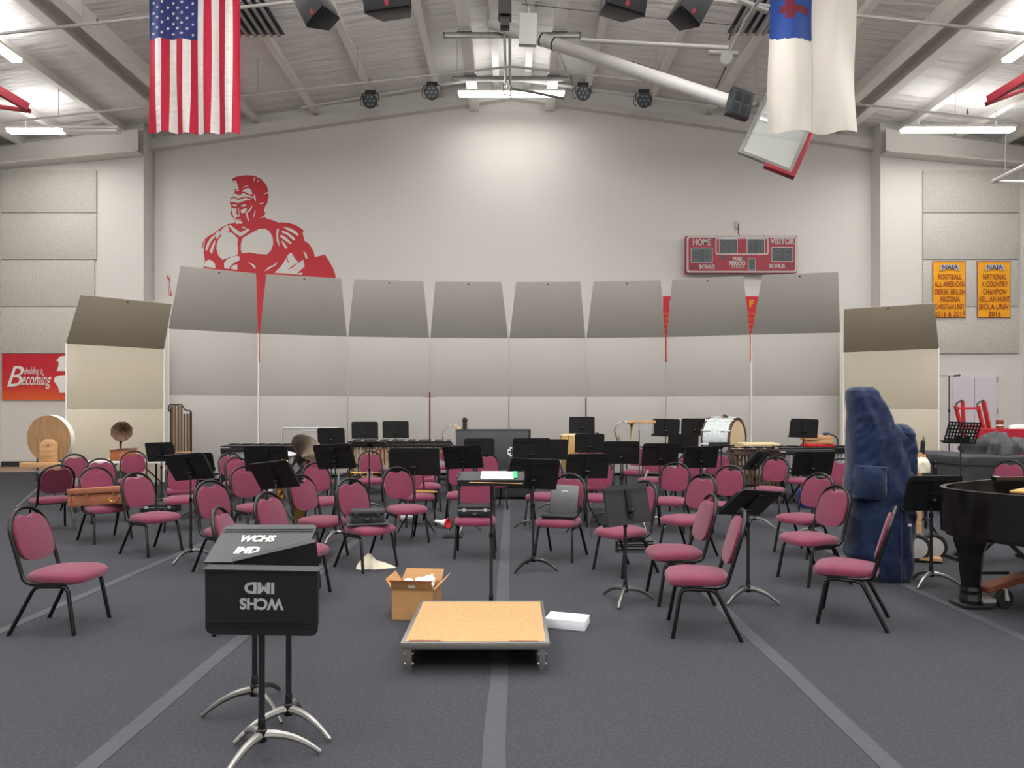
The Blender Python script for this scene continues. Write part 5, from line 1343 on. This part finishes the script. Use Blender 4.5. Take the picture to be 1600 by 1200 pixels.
# tubular chimes at left
tc_ = thing('tubular_chimes', 'tall rack of brass tubular chimes before the leftmost grey panel', 'tubular chimes', (P(283, 700, 13.6).x, 13.6, 0)); zt = P(0, 634, 13.6).z
rn = random.Random(2)
for k in range(12):
    x = -.16 + .03 * k; lo = zt - 1.0 - .0 * k; hi = zt - (.0 if k < 7 else .16)
    MB().cyl((x, -.03 + .06 * (k % 2), .78), (x, -.03 + .06 * (k % 2), hi), .019, seg=10).build('chime_tube', 'chime', tc_, smooth=True)
for s in (-1, 1):
    MB().cyl((s * .2, 0, .03), (s * .2, 0, zt - (.02 if s < 0 else .12)), .014, seg=8).build('upright', 'frame', tc_)
    MB().box((s * .2, 0, .03), (.05, .5, .05)).build('foot', 'black', tc_)
MB().tube([(-.2, -.05, zt - .12), (-.23, -.05, zt - .05), (-.2, -.05, zt + .02), (-.05, -.05, zt + .02), (.03, -.05, zt + .03), (.1, -.05, zt - .08), (.2, -.05, zt - .1), (.22, -.05, zt - .2)], .014, 8).build('top_frame', 'frame', tc_, smooth=True)
for z in (.78, .7, .62): MB().box((0, 0, z), (.42, .14, .025)).build('lower_rack', 'wood', tc_)
# silver rack
sr = thing('instrument_rack', 'low silver pipe rack in front of the second and third grey panels', 'rack', (P(485, 668, 13.9).x, 13.9, 0)); zt = P(0, 669, 13.9).z
hw = 44 * 13.9 / F
MB().tube([(-hw, 0, .03), (-hw, 0, zt - .03), (-hw + .03, 0, zt), (hw - .03, 0, zt), (hw, 0, zt - .03), (hw, 0, .03)], .02, 10).build('main_frame', 'silver', sr, smooth=True)
for s in (-1, 1): MB().cyl((s * hw, -.25, .03), (s * hw, .25, .03), .02, seg=8).build('foot', 'silver', sr); MB().cyl((s * .14 - .0, 0, zt - .07), (s * .14, 0, zt + .04), .012, seg=8).build('peg', 'silver', sr)
MB().cyl((-.16, 0, zt - .05), (.16, 0, zt - .05), .012, seg=8).build('hanging_bar', 'silver', sr); MB().cyl((-.16, 0, zt - .05), (-.26, 0, zt - .34), .01, seg=8).build('strap', 'silver', sr)

# ------------------------------------------------------------------ left: phonograph, table, big drum
tb = thing('table', 'white topped table in front of the left cream wing', 'table', (P(197, 720, 12.6).x, 12.7, 0)); tz = P(0, 719.5, 12.6).z
MB().box((0, 0, tz - .02), (1.45, .62, .04)).build('tabletop', 'white', tb, bevel=.006)
for s in (-1, 1):
    for k in (-1, 1): MB().cyl((s * .62, k * .24, 0), (s * .62, k * .24, tz - .04), .016, seg=8).build('leg', 'frame', tb)
    MB().bar((s * .62, 0, .25), (s * .2, 0, tz - .05), .02).build('brace', 'black', tb)
ph = thing('phonograph', 'antique phonograph with rusty flower horn on an orange wooden box', 'phonograph', (P(192, 720, 12.6).x, 12.62, tz), dk(8))
MB().box((0, 0, .095), (.34, .3, .17)).build('case', 'woodorange', ph, bevel=.008); MB().box((0, 0, .19), (.36, .32, .02)).box((0, 0, .008), (.36, .32, .016)).build('moulding', 'leatherdk', ph, bevel=.004)
MB().cyl((.02, 0, .2), (.02, 0, .215), .12, seg=20).build('turntable', 'black', ph)
MB().tube([(.16, 0, .22), (.22, -.02, .225), (.26, -.02, .225)], .008, 6).build('tone_arm', 'brassdk', ph)
MB().tube([(-.06, .03, .2), (-.06, .03, .3), (-.05, .02, .35), (-.03, 0, .42)], [.014, .018, .026, .04], 10).build('horn_neck', 'rust', ph, smooth=True)
b = MB(); rg = []
for j, (r, h) in enumerate(((.03, -.12), (.055, -.04), (.1, .04), (.15, .08), (.175, .09), (.15, .075), (.09, .03), (.03, -.05))):
    ax = Vector((.12, -.95, .12)).normalized(); u = Vector((0, 0, 1)).cross(ax).normalized(); v = ax.cross(u)
    rg.append([Vector((.0, -.02, .52)) + ax * h + (u * math.cos(a) + v * math.sin(a)) * r * (1 + .06 * abs(math.sin(a * 4)) * (r > .08)) for a in [2 * PI * k / 40 for k in range(40)]])
b.rings(rg); b.build('horn', 'rust', ph, smooth=True)
MB().tube([Vector((-.03, 0, .42)), Vector((-.01, .06, .49)), Vector((0, .09, .52))], [.04, .04, .03], 10).build('horn_elbow', 'rust', ph, smooth=True)
dr = thing('drum', 'big round wooden faced drum on a folding wooden stand at the left', 'drum', (P(78, 686, 11.9).x, 11.9, 0)); z = P(0, 686, 11.9).z; r = .415
M['woodface'] = mat('pale_wood_face', srgb(164, 126, 88), .65, var=.25, vscale=3, stretch=(7, 1, 1), detail=6)
MB().lathe([(r - .03, -.02), (r, -.02), (r, .07), (r - .03, .07)], (0, 0, z), (.12, 1, .06), 44).build('shell', 'white', dr, smooth=True)
MB().lathe([(0, -.03), (r - .005, -.03), (r - .005, .0), (0, .0)], (0, 0, z), (.12, 1, .06), 44).build('face', 'woodface', dr)
MB().prism([(-.15, -.41), (.15, -.41), (.15, -.08), (.06, .0), (-.06, .0), (-.15, -.08)], lambda u, v, s: Vector((u + .03, s, z + v)), -.09, -.05).build('plaque', 'wood', dr, bevel=.004)
MB().cyl((.03, -.092, z - .11), (.03, -.09, z - .11), .015, seg=10).build('plaque_hole', 'black', dr)
MB().box((-.08, -.09, z - .44), (.7, .1, .09)).build('stand_beam', 'wood', dr, bevel=.005); MB().box((.0, .25, z - .43), (.7, .06, .06)).build('stand_beam', 'wooddk', dr)
for a, b in (((-.2, -.14, z - .48), (.28, .25, .01)), ((.3, -.14, z - .48), (-.25, -.45, .01)), ((.28, .2, z - .48), (-.2, .3, .01))): MB().bar(a, b, .035).build('stand_leg', 'alu', dr)
cr = thing('cart', 'black tubular cart parked behind the big wooden drum', 'cart', (P(43, 730, 15).x, 15.5, 0))
MB().tube([(-.12, 0, .1), (-.14, 0, .9), (-.05, 0, 1.05), (.0, 0, 1.25)], .018, 8).build('frame', 'black', cr, smooth=True)
MB().tube([(.25, .3, .1), (.25, .3, .85), (-.12, 0, .88)], .018, 8).tube([(.6, 0, .1), (.6, 0, .8), (-.12, 0, .8)], .018, 8).build('rear_frame', 'frame', cr, smooth=True)
MB().box((.22, .15, .16), (.75, .4, .03)).build('deck', 'black', cr)
for x in (-.1, .55):
    for y in (0, .3): MB().cyl((x - .02, y, .06), (x + .02, y, .06), .06, seg=14).build('wheel', 'rubber', cr)
M['crategrey'] = mat('dark_brown_crate', srgb(84, 76, 70), .8)
o = MB().box((0, 0, 0), (.5, .4, .46)).build('crate', 'crategrey', bevel=.01); o.location = (P(182, 745, 12.8).x, 12.85, .232); tag(o, 'dark brown crate on the carpet under the phonograph table', 'crate')

# ------------------------------------------------------------------ right: harp, piano, cases, cart
def harp():
    d = 6.55; c = G(1398, 905); s = 1 / 3 * d / F
    t = thing('harp', 'concert harp standing under a tall wrinkled blue fabric cover', 'harp', (P(1383, 0, d).x, d + .1, 0), 0)
    X = lambda u: (1180 + u / 3 - 1383) * d / F
    Z = lambda v: max(.0, EYE - (600 + v / 3 - HY) * d / F + .0)
    def lobe(rows, depth, seed):
        b = MB(); rg = []; n = 90
        zs = []
        vals = rows
        m = 110
        for j in range(m + 1):
            f = j / m * (len(vals) - 1); i = min(int(f), len(vals) - 2); fr = f - i
            v = vals[i][0] * (1 - fr) + vals[i + 1][0] * fr; l = vals[i][1] * (1 - fr) + vals[i + 1][1] * fr; r = vals[i][2] * (1 - fr) + vals[i + 1][2] * fr; dp = (vals[i][3] * (1 - fr) + vals[i + 1][3] * fr) * depth
            z = Z(v); xc, hw = (X(l) + X(r)) / 2, (X(r) - X(l)) / 2; row = []
            for k in range(n):
                a = 2 * PI * k / n; ca, sa = math.cos(a), math.sin(a)
                x = xc + hw * math.copysign(abs(ca) ** .75, ca); y = dp * math.copysign(abs(sa) ** .8, sa)
                w1 = .008 * math.sin(x * 34 + z * 9 + 2.2 * noise.noise(Vector((x * 3, z * 2.2, seed)))) + .02 * noise.noise(Vector((x * 5, z * 5 + x * 8, seed + 3))) + .045 * (.5 - abs(noise.noise(Vector((x * 5 - z * 2, z * 3.2 + x * 4, seed + 7))))) ** 2
                w1 += .014 * noise.noise(Vector((x * 14, z * 16 - x * 12, seed)))
                kk = min(1, z / .1 + .2)
                row.append(Vector((x + .25 * w1 * ca, y - w1 * kk * (1 if sa < 0 else -.3), z)))
            rg.append(row)
        b.rings(rg); return b
    main = lobe([(938, 575, 700, .8), (930, 550, 715, .9), (900, 520, 730, 1), (850, 480, 742, 1), (800, 448, 745, 1), (720, 462, 754, 1), (620, 470, 757, 1), (600, 480, 757, 1), (540, 478, 756, 1), (500, 452, 756, 1), (440, 455, 756, .95), (390, 466, 757, .9), (340, 462, 756, .9), (260, 462, 752, .85), (215, 461, 700, .8), (180, 461, 660, .75), (110, 460, 636, .68), (60, 459, 604, .6), (30, 460, 588, .5), (15, 475, 572, .35), (10, 500, 550, .12)], .24, 1)
    sh = lobe([(560, 640, 757, .9), (400, 650, 757, .95), (300, 655, 757, .9), (235, 662, 756, .8), (208, 668, 748, .66), (193, 682, 732, .4), (187, 700, 718, .12)], .2, 5)
    n0 = len(main.v); main.v += sh.v; main.f += [[i + n0 for i in f] for f in sh.f]; main.mi += sh.mi
    main.build('cover', 'harpblue', t, smooth=True)
    # pocket, belt seam and label
    pk = MB(); rg = []
    pl = [(X(455), Z(530)), (X(582), Z(535)), (X(582), Z(385)), (X(466), Z(378))]
    N = 8
    for s_ in (0, 1):
        for i in range(N + 1):
            for j in range(N + 1):
                u, v = i / N, j / N
                x = pl[0][0] * (1 - u) * (1 - v) + pl[1][0] * u * (1 - v) + pl[3][0] * (1 - u) * v + pl[2][0] * u * v
                z = pl[0][1] * (1 - u) * (1 - v) + pl[1][1] * u * (1 - v) + pl[3][1] * (1 - u) * v + pl[2][1] * u * v
                bl = .05 * math.sin(PI * u) ** .5 * math.sin(PI * v) ** .5
                pk.v.append((x, (-.16 - .09 * math.sin(PI * min(1, .12 + u * .6)) - bl + .01 * noise.noise(Vector((x * 20, z * 20, 2)))) if s_ == 0 else -.08, z))
    M1 = (N + 1) ** 2
    for i in range(N):
        for j in range(N):
            for s_ in (0, 1):
                k = s_ * M1 + i * (N + 1) + j; pk.f.append([k, k + 1, k + N + 2, k + N + 1]); pk.mi.append(0)
    for i in range(N):
        for a, b_ in ((i, i + 1), (N * (N + 1) + i, N * (N + 1) + i + 1), (i * (N + 1), (i + 1) * (N + 1)), (i * (N + 1) + N, (i + 1) * (N + 1) + N)):
            pk.f.append([a, b_, b_ + M1, a + M1]); pk.mi.append(0)
    pk.build('pocket', 'harpblue', t, smooth=True)
    MB().tube([(X(465), -.2, Z(385)), (X(520), -.245, Z(383)), (X(583), -.27, Z(388))], .008, 6).build('pocket_flap_seam', 'navy', t)
    MB().tube([(X(642), -.262, Z(v)) for v in range(545, 925, 30)], .005, 6).build('centre_seam', 'navy', t)
    MB().box((X(676), -.272, Z(647)), (.03, .004, .024)).build('white_label', 'label', t)
harp()
hcart = thing('harp_cart', 'wooden two wheeled cart standing right behind the blue harp cover', 'cart', (P(1443, 860, 7.3).x, 7.3, 0), dk(-22))
for x, y in ((-.07, 0), (.1, .12)):
    wh = MB().lathe([(.0, -.02), (.1, -.025), (.135, -.028), (.15, -.01), (.15, .01), (.135, .028), (.1, .025), (0, .02)], (x, y, .15), (.25, -1, 0), 28).build('tyre', 'rubber', hcart, smooth=True)
    MB().lathe([(0, -.04), (.03, -.045), (.09, -.03), (.105, -.032), (.105, .02), (0, .02)], (x, y, .15), (-.25, 1, 0), 24).build('hubcap', 'lightgrey', wh, smooth=True)
zt = P(0, 708, 7.3).z
MB().bar((-.03, .08, .1), (-.02, .1, zt), .05, .04).build('upright', 'wood', hcart); MB().bar((-.02, .05, .15), (.12, .14, .15), .03).build('axle', 'black', hcart); MB().box((.02, .08, .04), (.3, .2, .03)).build('base_plate', 'wood', hcart)
for x in (-.05, .01): MB().cyl((x, .1, zt - .1), (x, .1, zt - .02), .03, seg=10).build('peg', 'wood', hcart)
lump('cloth_bag', 'crumpled pale plastic bag hung on the wooden harp cart', 'bag', 1440, 0, .16, .14, .15, 'cream', d=7.25, z=P(0, 738, 7.25).z, seed=6)

def piano():
    t = thing('grand_piano', 'black grand piano without lid, its tail toward the chairs', 'piano', (3.93, 5.62, 0))
    o = Vector((3.93, 5.62, 0))
    # plan outline of the case, clockwise from the far straight side
    W_ = [(7.2, 6.75), (5.6, 6.42), (4.75, 6.36), (4.35, 6.28), (4.22, 6.2), (3.95, 6.06), (3.68, 5.88), (3.52, 5.7), (3.47, 5.56), (3.5, 5.4), (3.58, 5.24), (3.72, 5.06), (3.95, 4.94), (4.3, 4.88), (4.9, 4.8), (5.5, 4.6), (7.2, 4.2)]
    pts = [Vector((x, y, 0)) - o for x, y in W_]
    def smooth_(p, k=2):
        for _ in range(k):
            q = [p[0]]
            for a, b in zip(p, p[1:]): q += [a * .75 + b * .25, a * .25 + b * .75]
            q.append(p[-1]); p = q
        return p
    P_ = smooth_(pts)
    ctr = Vector((2.2, -.1, 0))
    def inset(p, s): 
        out = []
        for i, a in enumerate(p):
            tn = (p[min(i + 1, len(p) - 1)] - p[max(i - 1, 0)]).normalized(); nr = Vector((-tn.y, tn.x, 0))
            if nr.dot(ctr - a) < 0: nr = -nr
            out.append(a + nr * s)
        return out
    In = inset(P_, .04); n = len(P_)
    z0, z1 = .635, .985
    b = MB(); vs = []
    for a, c, za in ((P_, In, z0), (P_, In, z1)):
        vs += [v + Vector((0, 0, za)) for v in a] + [v + Vector((0, 0, za)) for v in c]
    fs = []
    for i in range(n - 1):
        fs += [(i, i + 1, 2 * n + i + 1, 2 * n + i), (n + i, 3 * n + i, 3 * n + i + 1, n + i + 1), (2 * n + i, 2 * n + i + 1, 3 * n + i + 1, 3 * n + i), (i, n + i, n + i + 1, i + 1)]
    b.add(vs, fs); b.build('rim', 'piano', t, smooth=True)
    poly = [(v.x, v.y) for v in In]
    MB().prism(poly, lambda u, v, s: Vector((u, v, s)), .605, .65).build('underside', 'piano', t)
    pl = [(v.x, v.y) for v in inset(P_, .42)]
    MB().prism([(v.x, v.y) for v in inset(P_, .045)], lambda u, v, s: Vector((u, v, s)), .80, .82).build('soundboard', 'wooddk', t)
    MB().prism([(1.1, .42), (.35, .15), (.1, -.02), (.35, -.32), (1.0, -.6), (2.6, -.9), (2.6, .7)], lambda u, v, s: Vector((u, v, s + .02 * math.sin(u * 6))), .93, .95).build('iron_plate', 'goldplate', t, bevel=.004)
    for k in range(5): MB().bar((.3 + .15 * k, -.28 - .07 * k + .1 * k, .965), (2.5, -.75 + .33 * k, .965), .045, .04).build('plate_strut', 'goldplate', t)
    MB().bar((.35, .52, 1.0), (3.0, .85, 1.0), .05, .03).build('lid_hinge_rail', 'piano', t)
    MB().box((.4, .55, 1.0), (.03, .05, .04)).build('hinge_block', 'silver', t)
    b = MB(); 
    for zz, r in ((.565, .1), (.5, .085), (.3, .072), (.17, .06)): pass
    def leg(x, y):
        b = MB(); rg = []
        for zz, r in ((.61, .13), (.54, .125), (.46, .1), (.44, .095), (.17, .068)): rg.append([Vector((x + r * math.cos(a), y + r * math.sin(a), zz)) for a in [PI / 4 * k + PI / 8 for k in range(8)]])
        b.rings(rg); l = b.build('leg', 'piano', t)
        MB().lathe([(.075, .17), (.08, .14), (.075, .11), (.085, .06), (.085, .03), (.0, .03)], (x, y, 0), (0, 0, 1), 8).build('leg_cuff', 'piano', l)
        MB().box((x, y, .02), (.24, .2, .025)).build('dolly_cup', 'black', l, bevel=.004)
    leg(G(1506, 943).x - 3.93, .05); leg(2.6, .65); leg(2.5, -1.0)
    MB().box((.25, -.15, .62), (.2, .2, .1)).build('leg_block', 'piano', t)
    return t
pt = piano()
dl = thing('piano_dolly', 'wooden piano dolly with a large caster under the grand piano', 'dolly', (P(1506, 943, 5.75).x, 5.67, 0))
a0 = Vector((.09, .0, .14)); a1 = Vector((.75, .12, .29))
MB().bar(a0, a1, .15, .035).build('plank', 'leatherdk', dl, bevel=.004); MB().bar(a0 + Vector((.02, 0, .02)), a0.lerp(a1, .55) + Vector((0, 0, .02)), .12, .01).build('worn_top', 'woodorange', dl)
MB().bar(a1, a1 + Vector((1.2, .1, -.05)), .12, .06).bar(a1, a1 + Vector((.9, -1.0, -.1)), .12, .06).build('rear_arm', 'black', dl)
wh = MB().lathe([(0, -.018), (.05, -.02), (.075, -.02), (.078, 0), (.075, .02), (0, .02)], (.235, -.06, .08), (.25, -1, 0), 24).build('caster_tyre', 'rubber', dl, smooth=True)
MB().lathe([(0, -.024), (.045, -.024), (.05, -.016), (0, .022)], (.235, -.06, .08), (.25, -1, 0), 20).build('caster_hub', 'alu', wh, smooth=True)
MB().bar((.235, -.085, .07), (.235, -.06, .16), .02, .05).bar((.235, -.03, .07), (.235, -.05, .16), .02, .05).build('caster_fork', 'galv', dl)
MB().box((.1, -.05, .07), (.1, .08, .03)).build('socket_bracket', 'galv', dl)
for x, y in ((1.9, .25), (1.6, -.9)): MB().cyl((x, y - .02, .08), (x, y + .02, .08), .08, seg=20).build('caster_tyre', 'rubber', dl)
# keyboard stand behind the piano
kx = thing('keyboard_stand', 'black crossed keyboard stand seen beneath the grand piano', 'keyboard stand', (P(1562, 870, 7.3).x, 7.2, 0))
for s in (-1, 1):
    for y in (0, .28): MB().bar((s * .38, y, .03), (-s * .38, y, .72), .045, .03).build('cross_bar', 'black', kx)
    MB().bar((s * .4, -.12, .02), (s * .4, .4, .02), .04).build('foot', 'black', kx)
MB().box((0, .14, .745), (1.2, .3, .05)).build('top_shelf', 'black', kx)
pd = MB().box((0, 0, 0), (.3, .16, .03)).build('pedal_board', 'plastic', bevel=.006); pd.location = (P(1545, 862, 6.85).x, 6.85, .016); tag(pd, 'small black pedal board on the carpet beneath the piano', 'pedal')
q8 = thing('stool', 'low black throne stool behind the harp cart', 'stool', (P(1462, 800, 8.3).x, 8.5, 0))
MB().lathe([(0, .44), (.16, .44), (.18, .47), (.17, .5), (0, .51)], seg=20).build('seat', 'plastic', q8, smooth=True); MB().cyl((0, 0, .15), (0, 0, .45), .02, seg=8).build('post', 'black', q8)
for k in range(3): a = k * 2.1 + .4; MB().cyl((0, 0, .3), (math.cos(a) * .25, math.sin(a) * .25, .015), .014, seg=8).build('leg', 'black', q8)

def covered_case(x0, x1, y0, y1, z, label, seed):
    t = thing('equipment_case', label, 'equipment case', ((x0 + x1) / 2, (y0 + y1) / 2, 0), 0, 'black covered equipment cases')
    w_, dp = x1 - x0, y1 - y0; N = 14
    def shell(zl, zh, e, name, sag):
        b = MB(); rg = []
        for zz, k in ((zl, 1), ((zl + zh) / 2, 1.005), (zh - .03, 1), (zh, .985), (zh + sag * .6, .8), (zh + sag, .3)):
            row = []
            for i in range(48):
                a = 2 * PI * i / 48; ca, sa = math.cos(a), math.sin(a)
                x = (w_ / 2 + e) * k * math.copysign(min(1, abs(ca) * 1.25) ** .35, ca); y = (dp / 2 + e) * k * math.copysign(min(1, abs(sa) * 1.25) ** .35, sa)
                nz = noise.noise(Vector((x * 3, y * 3 + zz * 4, seed)))
                row.append(Vector((x, y, zz + .015 * nz * (zz > .2))) + Vector((ca, sa, 0)) * .012 * noise.noise(Vector((x * 6, y * 6, zz * 5 + seed))))
            rg.append(row)
        b.rings(rg); return b.build(name, 'casecloth', t, smooth=True)
    shell(.02, z - .12, 0, 'body', .0); shell(z - .14, z - .02, .02, 'lid_cover', .03)
    return t
t = covered_case(P(1453, 0, 11).x, P(1503, 0, 11).x + .12, 11.0, 11.7, .93, 'black cloth covered case right of the harp cover, nearer the shell', 2)
MB().box((-.24, -.38, .72), (.03, .01, .04)).box((-.24, -.38, .79), (.03, .01, .03)).build('buckle', 'silver', t); MB().box((-.02, -.38, .76), (.012, .01, .07)).build('red_tag', 'redmetal', t)
covered_case(P(1508, 0, 10.2).x, P(1640, 0, 10.2).x, 10.2, 10.9, .93, 'long black cloth covered case behind the piano under the jackets', 7)
lump('jacket', 'dark jacket draped beneath the grey hooded one on the black cases', 'jacket', 1526, 0, .42, .4, .22, 'casecloth', d=10.75, z=.94, seed=3)
lump('jacket', 'crumpled grey hooded jacket on top of the long black case', 'jacket', 1557, 0, .32, .4, .32, 'jacket', d=10.55, z=.94, seed=8, amp=.5)
lump('jacket', 'quilted grey jacket beside the red tablecloth', 'jacket', 1589, 0, .3, .36, .24, 'jacket', d=10.7, z=.94, seed=11, amp=.4)
# red cart
ct = thing('chair_cart', 'red metal cart with tall posts and black handles before the white doors', 'cart', (P(1520, 700, 16.5).x, 16.5, 0)); o = ct.location
def cpt(px, py, d): return P(px, py, d) - o
for px0, px1, d, w_ in ((1493, 1512, 16.2, .09), (1528, 1546, 16.2, .09), (1504, 1508, 16.9, .09), (1536.5, 1553, 16.9, .12)):
    py0 = 634 if d < 16.5 else 627
    a = cpt(px0, py0, d); b_ = cpt(px1, 705, d); b_ = b_ + (b_ - a) * .45; b_.z = .06
    MB().bar(a, b_, w_, .05).build('post', 'redmetal', ct, bevel=.004)
for a in ((1493, 1531, 638, 16.15), (1500, 1541, 666, 16.2), (1504, 1545, 690, 16.2)): MB().bar(cpt(a[0], a[2], a[3]), cpt(a[1], a[2], a[3]), .06, .05, up=(0, 1, 0)).build('crossbar', 'redmetal', ct)
for px in (1494, 1527): MB().tube([cpt(px, 632, 16.2), cpt(px + 2, 629, 16.3), cpt(px + 9, 625.5, 16.8), cpt(px + 10.5, 627, 16.9)], .02, 8).build('handle', 'black', ct, smooth=True)
MB().box((.35, .1, .13), (.9, .9, .05)).build('platform', 'redmetal', ct)
for x in (-.02, .7):
    for y in (-.25, .45): MB().cyl((x - .02, y, .055), (x + .02, y, .055), .055, seg=14).build('caster', 'rubber', ct)
rt = thing('table', 'table under a red cloth in the far right corner', 'table', (P(1585, 690, 14.3).x + .1, 14.6, 0)); z = P(0, 672, 14.3).z
rt_cloth = cloth_sheet(1.5, .62, 24, 8, lambda u, v: (0, .035 * math.sin(u * 34 + v * 3) * (1 - v), 0), 0)
MB().box((0, .3, z - .02), (1.5, .6, .03)).build('tabletop', 'white', rt)
for s in (-1, 1):
    for y in (.05, .55): MB().cyl((s * .65, y, 0), (s * .65, y, z - .03), .016, seg=8).build('leg', 'frame', rt)
o2 = MB().box2((-.78, -.03, z + .0), (.78, .62, z + .012)); 
tc2 = thing('tablecloth', 'red cloth hanging over the corner table behind the jackets', 'tablecloth', rt.location)
o2.build('top_cloth', 'redcloth', tc2, bevel=.004); oo = rt_cloth.build('front_drape', 'redcloth', tc2, smooth=True, loc=(0, -.04, z - .3))
jr = thing('jar', 'red and white patterned jar standing on the red corner table', 'jar', (P(1570, 670, 14.6).x, 14.75, z + .013))
MB().cyl((0, 0, 0), (0, 0, .17), .07, seg=18).build('body', 'leatherdk', jr, smooth=True); MB().cyl((0, 0, .165), (0, 0, .19), .072, seg=18).build('lid', 'redmetal', jr); MB().cyl((0, 0, .06), (0, 0, .09), .0715, seg=18).build('pale_band', 'label', jr)
lump('cloth_heap', 'small white and red cloth heap on the red corner table', 'cloth', 1592, 0, .4, .25, .09, 'paper', d=14.8, z=z + .013, seed=5)
ms = thing('microphone_stand', 'thin boom microphone stand before the white doors', 'microphone stand', (P(1483, 700, 16.6).x, 16.6, 0)); zt = P(0, 588, 16.6).z
MB().cyl((0, 0, .03), (0, 0, zt), .012, seg=8).build('pole', 'frame', ms)
MB().cyl((-.45, 0, zt + .02), (.17, 0, zt + .01), .01, seg=8).build('boom', 'chrome', ms); MB().cyl((.12, 0, zt + .01), (.26, 0, zt + .02), .024, seg=10).build('microphone', 'black', ms)
MB().cyl((0, 0, 1.55), (0, 0, 1.62), .024, seg=8).build('collar', 'black', ms)
MB().cyl((0, 0, 0), (0, 0, .03), .15, seg=20).build('base', 'black', ms)
o = MB().box((0, 0, 0), (.2, .25, .3)).build('storage_bag', 'bluebag', bevel=.03); o.location = (P(1260, 760, 11.4).x, 11.4, .152); tag(o, 'dark blue bag on the carpet under the ribbed desk at right', 'bag')
